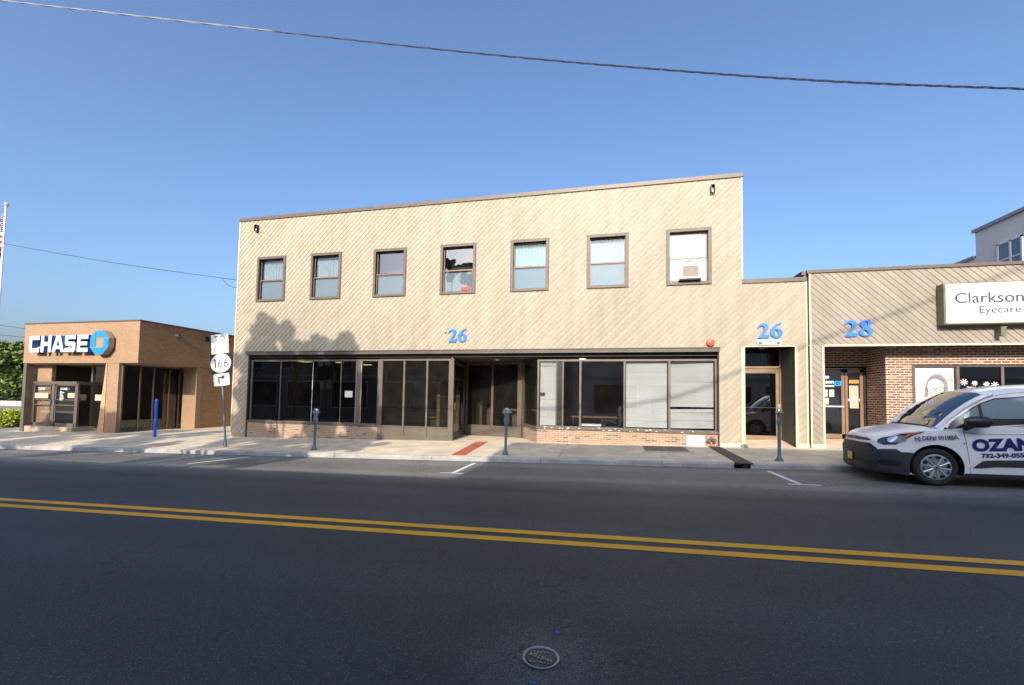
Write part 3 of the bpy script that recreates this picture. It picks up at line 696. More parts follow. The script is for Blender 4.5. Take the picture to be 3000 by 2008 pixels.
for (x, z) in ((-14.16, 8.28), (3.275, 8.30)):
    mb = MB(); mb.box(x-.065, x+.065, F-.05, F-.02, z-.15, z+.15); mb.box(x-.065, x-.05, F-.16, F-.05, z-.10, z+.15); mb.box(x+.05, x+.065, F-.16, F-.05, z-.10, z+.15); mb.box(x-.05, x+.05, F-.16, F-.05, z+.135, z+.15)
    o = mb.build('wall_light', M['blackmetal'], B)
    mb = MB(); mb.lathe([(0, -.07), (.03, -.06), (.04, -.02), (.03, .03), (0, .05)], (x, F-.10, z-.04), 14); mb.build('bulb', M['chrome'], o)
mb = MB(); mb.lathe([(0, -.10), (.03, -.10), (.11, -.075), (.125, -.05), (.125, -.03), (.06, -.02), (.06, 0)], (3.20, F-.02, 3.34), 28, axis='Y'); mb.build('alarm_bell', M['red'], B)
mb = MB(); mb.lathe([(0, 0), (.045, 0), (.045, -.04), (.035, -.075), (0, -.09)], (-5.79, F-.02, 3.85), 16, axis='Y'); mb.build('security_camera', M['chrome'], B)
# interior rooms, seen through the shop glass
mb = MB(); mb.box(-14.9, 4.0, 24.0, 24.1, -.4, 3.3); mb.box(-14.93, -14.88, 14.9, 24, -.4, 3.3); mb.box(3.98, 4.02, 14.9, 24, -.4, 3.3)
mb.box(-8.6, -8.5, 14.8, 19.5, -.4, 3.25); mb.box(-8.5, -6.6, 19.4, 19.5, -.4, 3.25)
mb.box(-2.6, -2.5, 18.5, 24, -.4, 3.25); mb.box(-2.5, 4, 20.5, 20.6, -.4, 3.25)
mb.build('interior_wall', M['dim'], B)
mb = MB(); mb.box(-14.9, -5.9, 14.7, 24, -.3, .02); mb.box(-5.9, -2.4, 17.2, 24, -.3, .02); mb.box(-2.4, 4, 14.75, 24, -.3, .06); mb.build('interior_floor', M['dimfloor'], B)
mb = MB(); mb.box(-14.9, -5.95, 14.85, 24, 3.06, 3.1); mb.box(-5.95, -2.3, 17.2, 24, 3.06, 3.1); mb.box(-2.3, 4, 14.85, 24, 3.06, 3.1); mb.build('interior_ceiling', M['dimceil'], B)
for (x, y, a, b_) in ((-15.0+.9, 17.5, .25, .06), (-12.6, 18.0, .12, .08), (-12.0, 19.4, .2, .06), (-.95, 16.8, .1, .06)):
    mb = MB(); mb.box(x-a, x+a, y-.15, y+.15, 3.03, 3.055); mb.build('ceiling_light', M['lampglow'], B)
mb = MB(); mb.box(-7.25, -7.10, 17.3, 17.36, .02, 2.3); mb.box(-6.35, -6.2, 17.3, 17.36, .02, 2.3); mb.box(-7.25, -6.2, 17.3, 17.36, 2.15, 2.3); mb.build('inner_door_frame', simple('tan door frame', (.52, .42, .28), .7), B)
mb = MB(); mb.box(-7.10, -6.35, 17.36, 17.40, .02, 2.15); mb.build('inner_door', simple('dark inner door', (.05, .045, .04), .5), B)
for (x, y, w_, h_) in ((-5.55, 18.1, .25, 1.3), (-5.15, 18.3, .2, 1.0), (-3.6, 17.9, .8, 1.0), (-11.8, 18.5, .5, 1.1)):
    mb = MB(); mb.box(x-w_/2, x+w_/2, y, y+.4, .02, h_); lab(mb.build('storage_cabinet', simple('pale cabinet', (.42, .41, .38), .6), B), 'pale cabinet inside the shop')
mb = MB(); mb.box(-4.3, -2.9, 17.5, 18.1, .95, 1.0); mb.build('counter', M['paper'], B)
# notice paper stuck in the shop window
mb = MB(); mb.box(-9.93, -9.60, G-.008, G-.005, 1.40, 1.65); tag(mb.build('paper_notice', M['paper']), 'white sheet of paper taped inside the dark left shop window', 'notice')

# desk and office chair
t = thing('desk', 'brown desk with thin top inside the right shop window', 'desk', (-.3, 16.2, .06))
mb = MB(); mb.box(-1.3, .35, 15.9, 16.6, .80, .84); mb.build('desk_top', M['wood'], t, bevel=.004)
for x in (-1.25, -.2):
    mb = MB(); mb.box(x, x+.04, 15.95, 16.55, .06, .80); mb.build('leg', M['blackmetal'], t)
mb = MB(); mb.box(-.9, -.2, 15.0, 15.6, .55, .60); tag(mb.build('storage_box', M['paper']), 'low white box on the floor behind the right shop glass', 'box')
t = thing('office_chair', 'black high-backed office chair beside the desk in the right shop window', 'chair', (.22, 15.5, .06))
mb = MB()
rows = []
for k in range(9):
    z = .50+k*.095; off = .06*math.sin(k*.7)+k*.018
    rows.append([(.30+off+.03*abs(u), 15.5+.23*u*(1-.03*abs(k-4)), z) for u in (-1, -.5, 0, .5, 1)])
mb.grid(rows); mb.grid([[(p[0]+.07, p[1], p[2]) for p in r] for r in rows]); 
for r in rows[:1]+rows[-1:]: mb.grid([r, [(p[0]+.07, p[1], p[2]) for p in r]])
mb.grid([[r[0], (r[0][0]+.07, r[0][1], r[0][2])] for r in rows]); mb.grid([[r[-1], (r[-1][0]+.07, r[-1][1], r[-1][2])] for r in rows])
mb.build('backrest', M['black'], t)
mb = MB(); mb.box(-.12, .36, 15.26, 15.74, .46, .54); mb.build('seat', M['black'], t, bevel=.02)
for y in (15.25, 15.75):
    mb = MB(); mb.tube([(.34, y, .62), (.1, y, .74), (-.1, y, .72), (-.12, y, .60), (.0, y, .5)], .018); mb.build('armrest', M['black'], t)
mb = MB(); mb.cyl((.12, 15.5, .15), (.12, 15.5, .46), .03)
for k in range(5):
    a = k*1.2566; mb.tube([(.12, 15.5, .17), (.12+.28*math.cos(a), 15.5+.28*math.sin(a), .11)], .02)
mb.build('base', M['black'], t)
# window air conditioner, rests in the rightmost upper window
t = thing('air_conditioner', 'white window air conditioner sticking out of the rightmost upper window', 'air conditioner', (2.55, F, WZ0))
x0, x1, z0, z1 = 2.28, 2.90, WZ0+.155, WZ0+.60
mb = MB(); mb.box(x0, x1, F-.22, F+.03, z0, z1); mb.build('casing', simple('ivory plastic', (.78, .76, .70), .5, var=.04), t, bevel=.008)
mb = MB(); mb.box(x0+.07, x1-.09, F-.226, F-.221, z0+.06, z1-.04); gq = mb.build('grille', simple('grille recess', (.16, .13, .10), .6), t)
mb = MB()
for k in range(11): mb.box(x0+.07, x1-.09, F-.232, F-.227, z0+.065+k*.031, z0+.078+k*.031)
for k in range(6): mb.box(x0+.10+k*.08, x0+.106+k*.08, F-.236, F-.2325, z0+.06, z1-.04)
mb.build('grille_bars', simple('grille bars', (.34, .29, .235), .5), gq)
mb = MB(); mb.box(2.04, x0, F+.03, F+.04, z0, z1-.02); mb.box(x1, 3.07, F+.03, F+.04, z0, z1); split(mb.build('side_panel', M['white'], t))
mb = MB(); mb.box(x0-.03, x1+.01, F-.19, F+.02, z0-.04, z0-.002); mb.build('support_tray', M['black'], t)
mb = MB(); mb.box(-5.26, -4.93, F+.035, F+.043, WZ0+.155, WZ0+.265); tag(mb.build('red_card', simple('red card', (.75, .06, .04), .5)), 'small red card behind the glass of the fourth upper window', 'card')

# ------------------------------------------------------------------ fire connection, sign, plates, stone
t = thing('fire_department_connection', 'twin-capped grey hose connection on the brick base below the right shop window', 'hose connection', (3.22, F-.01, .2))
mb = MB(); mb.cyl((3.21, F, .30), (3.21, F-.10, .30), .05); mb.build('pipe', M['brass'], t)
for sx in (-1, 1):
    mb = MB(); mb.cyl((3.21, F-.08, .31), (3.21+sx*.085, F-.15, .265), .042, n=18); mb.lathe([(0, -.02), (.05, -.02), (.056, 0), (.05, .03), (0, .03)], (3.21+sx*.09, F-.17, .265), 18, axis='Y'); mb.build('hose_cap', M['brass'], t)
mb = MB(); mb.cyl((3.21, F-.012, .30), (3.21, F-.02, .30), .11, n=24); mb.build('wall_flange', simple('red oxide flange', (.45, .2, .13), .6), t)
mb = MB(); mb.tube([(3.21, F-.05, .05), (3.21, F-.05, .16), (3.20, F-.03, .20)], .035); mb.build('drain_pipe', simple('rust brown pipe', (.35, .16, .07), .8, var=.3), t)
t = thing('wall_sign', 'small white sign with faded red letters on the brick base', 'sign', (2.75, F-.03, .06))
mb = MB(); place(mb, loops2d([rrect(.262, .158, .02)], .006, False), (2.752, F-.03, .222)); mb.build('panel', M['signface'], t, fix=False)
mb = MB(); place(mb, text2d('F.D.C.', .11, .003, .003), (2.752, F-.036, .305)); mb.build('lettering', M['redink'], t, fix=False)
mb = MB(); place(mb, text2d('1 1/2-500#', .085, .003, .0), (2.752, F-.036, .215)); place(mb, text2d('ONLY', .085, .003, 0), (2.752, F-.036, .125)); mb.build('lettering', simple('very faded red ink', (.72, .36, .37), .6), t, fix=False)
def wq(pts, dz, th): 
    m = MB(); top = [(x, y, walk_z(x, y)+dz) for x, y in pts]; n_ = len(top)
    m.add(top+[(p[0], p[1], p[2]-th) for p in top], [tuple(range(n_))]+[(i, n_+i, n_+(i+1) % n_, (i+1) % n_) for i in range(n_)]); return m
tag(wq([(3.07, 14.30), (3.41, 14.30), (3.42, 11.17), (3.06, 11.17)], .012, .02).build('drain_cover_plate', M['rust']), 'rusty steel plate strip crossing the sidewalk to the kerb', 'cover plate')
mb = MB(); mb.cyl((3.24, 11.34, road_z(3.2, 11.2)+.045), (3.24, 11.19, road_z(3.2, 11.2)+.045), .05, n=16); tag(mb.build('drain_pipe', M['black']), 'dark drain outlet under the end of the rusty plate at the kerb', 'drain outlet')
t = thing('cellar_hatch', 'pair of brownish steel hatch doors flush in the sidewalk', 'hatch', (1.7, 13.5, .03))
for (a, b_) in ((1.10, 1.70), (1.72, 2.33)):
    wq([(a, 13.05), (b_, 13.05), (b_, 14.12), (a, 14.12)], .008, .012).build('hatch_door', simple('hatch steel', (.17, .125, .10), .7, var=.3, scale=5), t)
wq([(1.05, 12.74), (2.42, 12.74), (2.42, 13.04), (1.05, 13.04)], .006, .01).build('hatch_kerb', concrete('pale concrete', (.55, .50, .42), False), t)
mb = MB(); mb.lathe([(0, .09), (.05, .085), (.09, .06), (.11, .02), (.115, -.03)], (4.12, 14.28, walk_z(4.1, 14.3)+.01), 11, .7); tag(mb.build('stone', M['stone']), 'small grey stone against the wall left of the second-floor entrance', 'stone')
mb = wq([(-4.31, 11.40), (-3.89, 11.40), (-4.08, 14.38), (-4.50, 14.36)], .006, .01); tag(mb.build('brick_paver_strip', M['redtile']), 'red brick paver strip across the sunlit sidewalk', 'paver strip')
mb = MB()
for i in range(70):
    x = rnd.uniform(-5.6, -3.3) if i < 30 else rnd.uniform(-14, 6); y = rnd.uniform(14.4, 16.6) if i < 30 else rnd.uniform(11.4, 14.3)
    if i >= 30 and rnd.random() < .4: y = rnd.uniform(10.9, 11.19)
    z = (walk_z(x, y) if y > 11.2 else road_z(x, y))+.004; a = rnd.uniform(.008, .025)
    mb.add([(x-a, y, z), (x, y-a*.6, z+.006), (x+a, y, z+.003), (x, y+a*.6, z+.008)], [(0, 1, 2, 3)])
tag(mb.build('leaf_litter', simple('dry leaves', (.25, .15, .07), .9, var=.4, scale=5), fix=False), 'dry leaf scraps scattered over sidewalk and gutter', 'leaf litter', kind='stuff')
# valve cover
t = thing('valve_cover', 'round cast iron water valve cover in the asphalt', 'valve cover', (-.40, 2.74, road_z(-.4, 2.74)))
zc = road_z(-.4, 2.74)
mb = MB(); mb.lathe([(.118, .0), (.118, .008), (.106, .010), (.100, .004), (.100, -.01)], (-.40, 2.74, zc), 48); mb.build('rim', simple('worn iron ring', (.34, .32, .31), .4, .6, var=.2, scale=30), t)
mb = MB(); mb.lathe([(0, 0), (.094, 0), (.094, -.01)], (-.40, 2.74, zc+.003), 48); mb.lathe([(.088, .003), (.094, .006), (.094, .003)], (-.40, 2.74, zc), 48); lid = mb.build('lid', simple('cast iron', (.075, .08, .082), .5, .5, var=.35, scale=40, bmp=.3), t)
mb = MB(); Bt = ((-math.cos(.35), math.sin(.35), 0), (-math.sin(.35), -math.cos(.35), 0), (0, 0, 1))
place(mb, text2d('WATER', .048, .004, .0008), (-.40, 2.74, zc+.0055), Bt)
for k in range(5): mb.box(-.40-.055+k*.022, -.40-.045+k*.022, 2.74+.046, 2.74+.058, zc+.003, zc+.0075)
for k in range(6): mb.box(-.40-.06+k*.022, -.40-.05+k*.022, 2.74-.06, 2.74-.048, zc+.003, zc+.0075)
mb.build('lettering', simple('raised iron', (.24, .23, .22), .4, .6, var=.2), lid, fix=False)
mb = MB()
for (x, y, a) in ((-.27, 3.22, .012), (-.41, 2.50, .018), (-.33, 3.05, .014)):
    mb.lathe([(0, 0), (a, 0)], (x, y, road_z(x, y)+.003), 9, .7)
struct(mb.build('road_marking', simple('blue spray mark', (.05, .17, .42), .8, var=.3, scale=80)))

# ------------------------------------------------------------------ parking meters
def meter(x, y, label, rot, knob=False):
    z = walk_z(x, y)
    t = thing('parking_meter', label, 'parking meter', (x, y, z), 'parking meters along the kerb')
    def b_(mb, n_, m_): 
        me = mb.build(n_, m_, None); me.parent = t; return me
    mb = MB(); mb.lathe([(.0, 0), (.105, 0), (.105, .018), (.075, .04), (.06, .085), (.045, .11), (.039, .13), (.037, .84), (.0, .84)], n=24); b_(mb, 'pole', M['meter'])
    mb = MB(); mb.lathe([(.0, .83), (.052, .83), (.062, .86), (.083, .93), (.085, .97), (.066, 1.05), (.064, 1.09), (.092, 1.17), (.10, 1.19), (0, 1.19)], n=28, sy=.66); hb = b_(mb, 'housing', M['meter'])
    mb = MB(); mb.lathe([(0, .0), (.06, .0), (.06, .004), (0, .006)], (0, -.058, .955), 20, 1, 'Y'); mb.v = [(v[0], v[1]-.004, v[2]*1.) for v in mb.v]; cv = b_(mb, 'coin_vault_door', M['meter'])
    mb = MB(); mb.lathe([(0, 1.175), (.13, 1.18), (.152, 1.195), (.13, 1.21), (0, 1.214)], n=28, sy=.55); b_(mb, 'collar', M['chrome'])
    mb = MB(); mb.lathe([(.094, 1.20), (.096, 1.24), (.08, 1.285), (.045, 1.312), (0, 1.32)], n=28, sy=.62); dm = b_(mb, 'dome', M['chrome'])
    mb = MB(); mb.box(-.045, .045, -.062, -.055, 1.225, 1.275); g_ = b_(mb, 'display', simple('meter display', (.10, .16, .24), .2, var=.1, scale=20))
    if knob: mb = MB(); mb.lathe([(0, 1.31), (.016, 1.31), (.016, 1.35), (.026, 1.365), (.026, 1.385), (0, 1.40)], (0.02, 0, 0), 14); b_(mb, 'top_knob', M['creamtrim'])
    t.rotation_euler = (R(rnd.uniform(-1, 1)), R(1.2), R(rot)); return t
meter(-9.02, 11.75, 'parking meter nearest the route sign, in tree shade', 2)
meter(-2.81, 11.75, 'parking meter standing in front of the recessed shop entrance', -4)
meter(4.17, 11.75, 'parking meter turned sideways in front of the second-floor entrance door', 62, True)

# ------------------------------------------------------------------ route sign
t = thing('route_sign', 'leaning post with stacked white route signs and a right-turn arrow', 'road sign', (-12.57, 11.9, walk_z(-12.57, 11.9)))
def lp(mb, n_, m_, par=None, fix=True):
    o = mb.build(n_, m_, None, fix=fix); o.parent = par or t; return o
mb = MB(); mb.box(-.03, .03, -.0, .006, .0, 3.83); mb.box(-.03, -.024, .006, .03, 0, 3.83); mb.box(.024, .03, .006, .03, 0, 3.83); mb.lathe([(.0, 0), (.06, 0), (.05, .16), (.035, .22), (0, .22)], n=14); lp(mb, 'post', M['galv'])
def panel(zc_, w, h, r, mat, y=-.012, n_='sign_panel'):
    mb = MB(); place(mb, loops2d([rrect(w/2, h/2, r)], .006, False), (0, y, zc_)); return lp(mb, n_, mat, fix=False)
a = panel(3.70, .68, .33, .03, M['signwhite']); mb = MB(); place(mb, text2d('TO', .27, .003, .0, space=1.35), (0, -.018, 3.70)); lp(mb, 'lettering', M['ink'], a, False)
a = panel(3.36, .68, .34, .03, M['signwhite']); mb = MB(); place(mb, text2d('SOUTH', .21, .003, -.002), (0, -.018, 3.35)); lp(mb, 'lettering', simple('faded grey ink', (.22, .27, .28), .5), a, False)
a = panel(2.86, .82, .66, .03, M['ink']); mb = MB(); place(mb, loops2d([ell(0, 0, .405, .322, 40)], .003), (0, -.018, 2.86)); e_ = lp(mb, 'shield', M['signwhite'], a, False)
mb = MB()
place(mb, loops2d([[(-.012, -.15), (.022, -.15), (.022, .15), (-.005, .15), (-.055, .12), (-.055, .095), (-.012, .115)]], .003, False), (-.21, -.022, 2.86))
for cx in (-.02, .21):
    k = 22; outer = []; 
    place(mb, loops2d([ell(0, -.065, .085, .085), ell(0, -.065, .055, .055)], .003), (cx, -.022, 2.86))
    place(mb, loops2d([[(-.088, -.06), (-.058, -.05), (-.03, .03), (.05, .15), (.012, .15), (-.065, .035)]], .003, False), (cx, -.0222, 2.86))
lp(mb, 'lettering', M['ink'], e_, False)
a = panel(2.30, .62, .42, .05, M['signwhite']); mb = MB()
place(mb, loops2d([[(-.13, -.14), (-.075, -.14), (-.075, .045), (.03, .045), (.03, -.01), (.15, .075), (.03, .16), (.03, .10), (-.13, .10)]], .003, False), (0, -.018, 2.30)); lp(mb, 'arrow', M['ink'], a, False)
t.rotation_euler = (0, R(-6.3), R(3))

# ------------------------------------------------------------------ tan corner building with blue octagon sign
C = thing('bank_building', 'single-storey tan brick corner building with overhanging fascia and white letters', 'building', (-24.5, 15.1, -.45))
mb = MB(); mb.box(-28.3, -21.0, 15.1, 34, 2.80, 4.74); mb.build('fascia', M['bricktan'], C)
C.children[0].data.materials.append(M['brickside'])
for p in C.children[0].data.polygons:
    if p.normal.x > .9: p.material_index = 1
mb = MB(); mb.box(-28.33, -20.97, 15.07, 34, 4.742, 4.80); mb.build('coping', M['coping'], C)
mb = MB(); mb.box(-22.85, -22.14, 15.12, 15.24, -.7, 2.795); mb.box(-21.9, -21.015, 18.0, 18.3, -.7, 2.795); split(mb.build('brick_pillar', M['bricktan'], C))
mb = MB(); mb.box(-21.2, -21.02, 18.3, 34, -.7, 2.795); mb.box(-30.5, -21.1, 33.8, 34, -.7, 2.79); mb.build('wall', M['brickside'], C)
mb = MB(); mb.box(-28.25, -21.95, 15.2, 33.7, 2.77, 2.797); mb.build('soffit', M['tanpaper'], C)
mb = MB(); mb.box(-22.12, -22.08, 15.24, 18.0, -.7, -.38)
for y in (15.24, 16.0, 16.62, 17.4, 17.93): mb.box(-22.14, -22.06, y, y+.06, -.5, 2.77)
mb.box(-22.14, -22.06, 15.24, 18.0, 2.70, 2.77); wi = mb.build('side_window', M['bronze'], C)
mb = MB(); mb.box(-22.11, -22.10, 15.26, 18.0, -.4, 2.72); mb.build('pane', M['glassL'], wi)
mb = MB()
for k in range(22): mb.box(-22.32, -22.30, 15.35+k*.12, 15.35+k*.12+.08, -.3, 2.7)
mb.build('window_blind', simple('dark tan slats', (.22, .19, .15), .8), wi)
E_ = 15.45
mb = MB(); mb.box(-28.26, -27.12, 15.56, 15.72, -.4, 2.78); lab(mb.build('brick_panel', M['bricktan'], C), 'sunlit brick panel behind the left door')
mb = MB(); mb.box(-28.26, -22.7, 22, 22.1, -.7, 2.78); mb.box(-28.28, -28.2, 15.8, 22, -.7, 2.78); mb.build('inner_wall', M['dim'], C)
mb = MB(); mb.box(-28.28, -28.08, 15.12, 15.42, -.7, 2.78); mb.build('dark_post', M['bronze'], C)
mb = MB(); mb.box(-28.2, -24.95, 15.18, 16.3, -.7, -.29); mb.build('entrance_step', concrete('step concrete', (.55, .44, .33), False), C)
mb = MB(); mb.add([(-22.9, 15.10, 2.78), (-22.84, 15.10, 2.78), (-22.84, 15.10, -.6), (-23.25, 15.10, -.6), (-22.9, 15.5, 2.78), (-22.84, 15.5, 2.78), (-22.84, 15.5, -.6), (-23.25, 15.5, -.6)], [(3, 2, 1, 0), (4, 5, 6, 7), (0, 4, 7, 3), (0, 1, 5, 4)])
mb.build('battered_buttress', simple('salmon render', (.62, .33, .21), .8), C)
mb = MB(); mb.box(-28.15, -25.10, E_-.03, E_+.05, 1.79, 1.92); mb.box(-25.18, -25.08, E_-.03, 16.12, 1.79, 1.92)
for x in (-28.19, -26.73, -25.20): mb.box(x, x+.13, E_-.04, E_+.05, -.29, 1.80)
mb.box(-25.2, -25.09, 16.0, 16.1, -.5, 2.78); mb.box(-25.1, -22.84, 16.02, 16.1, 2.68, 2.78); mb.box(-25.1, -22.84, 16.02, 16.1, -.6, -.35); mb.box(-23.95, -23.88, 16.02, 16.1, -.5, 2.7)
fr_ = mb.build('entrance_frame', M['bronze'], C, bevel=.004)
mb = MB(); mb.box(-25.1, -22.84, 16.06, 16.066, -.4, 2.7); mb.box(-25.14, -25.134, E_, 16.05, -.3, 1.8); mb.build('pane', M['glassD'], fr_)
for (a, b_) in ((-28.05, -26.76), (-26.58, -25.22)):
    mb = MB(); mb.box(a, a+.07, E_-.02, E_+.02, -.28, 1.78); mb.box(b_-.07, b_, E_-.02, E_+.02, -.28, 1.78); mb.box(a, b_, E_-.02, E_+.02, -.28, -.12); mb.box(a, b_, E_-.02, E_+.02, 1.72, 1.78)
    mb.box(a, b_, E_-.025, E_+.02, .74, .78); mb.box(a, b_, E_-.025, E_+.02, 1.0, 1.035)
    dd = mb.build('door', M['bronze'], C)
    mb = MB(); mb.box(a+.05, b_-.05, E_, E_+.006, -.2, 1.75); mb.build('pane', M['glassR'] if a < -27 else M['glassD'], dd)
    mb = MB(); mb.box(a+.12 if a < -27 else b_-.5, b_-.25 if a < -27 else b_-.06, E_-.035, E_-.028, 1.08 if a < -27 else 1.12, 1.34 if a < -27 else 1.36); mb.build('notice', M['tanpaper'], dd)
    mb = MB(); mb.box(b_-.06 if a < -27 else a+.02, b_-.02 if a < -27 else a+.06, E_-.08, E_-.03, .75, 1.05); mb.build('door_handle', M['chrome'], dd)
mb = MB(); place(mb, text2d('CHASE', .15, .004, .004), (-27.5, E_-.03, 1.55)); place(mb, text2d('CHASE', .15, .004, .004), (-26.0, E_-.03, 1.55))
for k in range(7): mb.box(-26.25, -26.25+.1+.2*rnd.random(), E_-.032, E_-.028, 1.42-k*.07, 1.45-k*.07)
mb.build('door_lettering', M['white'], C, fix=False)
mb = MB()
for x in (-27.18, -25.68): place(mb, loops2d([rrect(.05, .045, .02), ell(0, 0, .018, .018, 8)], .004, False), (x, E_-.03, 1.55))
mb.build('door_logo', M['blue'], C, fix=False)
mb = MB(); mb.box(-24.85, -24.35, 15.99, 16.01, 1.0, 1.3); mb.build('notice', M['tanpaper'], C)
mb = MB(); mb.box(-22.95, -22.86, 15.3, 15.34, .95, 1.2); mb.build('button_plate', M['white'], C)
for (y0, y1, w_, h_) in ((16.72, 16.9, .28, .16), ):
    mb = MB(); mb.box(-20.99, -20.78, 16.70, 16.86, 4.26, 4.36); mb.cyl((-21.0, 16.78, 4.28), (-20.72, 16.70, 4.24), .035); mb.build('flood_light', M['darkmetal'], C)
mb = MB(); mb.box(-20.99, -20.88, 18.25, 18.5, 4.25, 4.5); mb.build('vent_box', M['black'], C)
# raised letters, drawn as heavy square strokes
LET = {'C': [[(0, .12), (.12, 0), (1, 0), (1, .24), (.3, .24), (.26, .28), (.26, .72), (.3, .76), (1, .76), (1, 1), (.12, 1), (0, .88)]],
       'H': [[(0, 0), (.27, 0), (.27, .38), (.73, .38), (.73, 0), (1, 0), (1, 1), (.73, 1), (.73, .62), (.27, .62), (.27, 1), (0, 1)]],
       'A': [[(-.08, 0), (.22, 0), (.28, .18), (.74, .18), (.80, 0), (1.1, 0), (.70, 1), (.32, 1)], [(.36, .38), (.51, .80), (.66, .38)]],
       'S': [[(0, 0), (.88, 0), (1, .12), (1, .5), (.88, .61), (.27, .61), (.27, .77), (.97, .77), (.97, 1), (.12, 1), (0, .88), (0, .51), (.12, .39), (.73, .39), (.73, .24), (0, .24)]],
       'E': [[(0, 0), (1, 0), (1, .23), (.27, .23), (.27, .39), (.92, .39), (.92, .61), (.27, .61), (.27, .77), (1, .77), (1, 1), (0, 1)]]}
sg = thing('bank_sign', 'raised white CHASE letters and blue octagon on the tan brick fascia', 'sign', (-25.1, 15.0, 3.3))
for k, ch in enumerate('CHASE'):
    x = -27.38+k*.775; w_ = .66
    lps = [[(px*w_, pz*.79) for px, pz in l] for l in LET[ch]]
    mb = MB(); place(mb, loops2d(lps, .20, False), (x, 14.90, 3.30)); o = mb.build('letter', simple('blue letter return', (.03, .16, .48), .5), sg, fix=False)
    mb = MB(); place(mb, loops2d(lps, .012, False), (x, 14.79, 3.30)); mb.build('letter_face', M['white'], o, fix=False)
mb = MB(); mb.box(-27.3, -22.6, 15.0, 15.098, 3.40, 3.58); mb.build('raceway', M['tanpaper'], sg)
T_ = [(-.36, 1), (.41, 1), (.97, .44), (-.36, .44)]
mb = MB(); place(mb, loops2d([[(math.cos(R(22.5+45*k))*.60, math.sin(R(22.5+45*k))*.60) for k in range(8)]], .22, False), (-22.93, 14.92, 3.73)); ob = mb.build('octagon_box', simple('tan sign return', (.33, .25, .17), .5), sg, fix=False)
mb = MB()
for r_ in range(4):
    a = R(90*r_); place(mb, loops2d([[((p[0]*math.cos(a)-p[1]*math.sin(a))*.55, (p[0]*math.sin(a)+p[1]*math.cos(a))*.55) for p in T_]], .02, False), (-22.93, 14.797, 3.73))
mb.build('octagon_face', simple('azure sign face', (.02, .25, .80), .3, var=.04), ob, fix=False)
# bollard
t = thing('bollard', 'tall blue bollard standing by the brick pillar of the bank', 'bollard', (-18.36, 14.0, walk_z(-18.4, 14)))
mb = MB(); mb.lathe([(.056, 0), (.056, 1.53), (.048, 1.56), (.03, 1.58), (0, 1.59)], n=24); o = mb.build('pipe', M['bluept']); o.parent = t
mb = MB(); mb.lathe([(.056, 1.36), (.058, 1.36), (.058, 1.39), (.056, 1.39)], n=24); o = mb.build('band', M['blue']); o.parent = t

# ------------------------------------------------------------------ number 28: shop with sign cabinet
N = thing('shop_building', 'single-storey tan-sided shop with brown brick front and white sign cabinet', 'building', (9, 14.4, .2))
Y8 = 14.40
mb = MB(); siding(mb, [(5.96, 20, .27, 5.42)], [(6.33, 20, -1, 3.20)], Y8-.02, -1); mb.build('siding', M['siding2'], N, fix=False)
mb = MB(); holed(mb, 5.97, 20, -.2, 5.42, Y8, [(6.33, 20, -1, 3.2)]); mb.box(5.965, 6.0, Y8, 27, 3.25, 5.4); mb.box(6.0, 20, Y8+.02, 27, 5.1, 5.2); mb.build('wall', M['brown'], N, fix=False)
mb = MB(); mb.box(5.90, 20, Y8-.06, Y8+.2, 5.42, 5.515); mb.box(5.78, 5.90, Y8-.0, 27, 5.38, 5.50); mb.build('coping', M['coping'], N, bevel=.006)
mb = MB(); mb.box(5.965, 6.01, Y8-.035, Y8+.0, .27, 5.42); mb.box(6.29, 6.345, Y8-.035, Y8+.5, .27, 3.2); mb.box(6.345, 20, Y8-.035, Y8+.02, 3.18, 3.235); mb.box(5.965, 6.35, Y8-.045, Y8+.02, 0, .265); split(mb.build('trim', M['creamtrim'], N, bevel=.004))
mb = MB(); mb.box(6.2, 20, Y8+.02, 16.1, 3.24, 3.28); mb.box(6.27, 6.30, Y8+.5, 16.1, 0, 3.25); mb.build('soffit', M['darkmetal'], N)
PB = 14.95
mb = MB(); mb.box(8.22, 8.90, PB, 16.1, -.1, 3.239); mb.box(8.90, 20, PB+.02, 16.1, 2.68, 3.239); mb.box(8.90, 20, PB+.03, 16.1, -.1, .85); mb.box(6.30, 8.22, 15.92, 16.1, 2.70, 3.239)
mb.build('brick_front', M['brickbrown'], N)
mb = MB(); D8 = 15.94
mb.box(6.34, 8.22, D8-.02, D8+.06, 2.64, 2.70); mb.box(8.14, 8.22, D8-.02, D8+.06, .3, 2.70); mb.build('door_surround', M['black'], N)
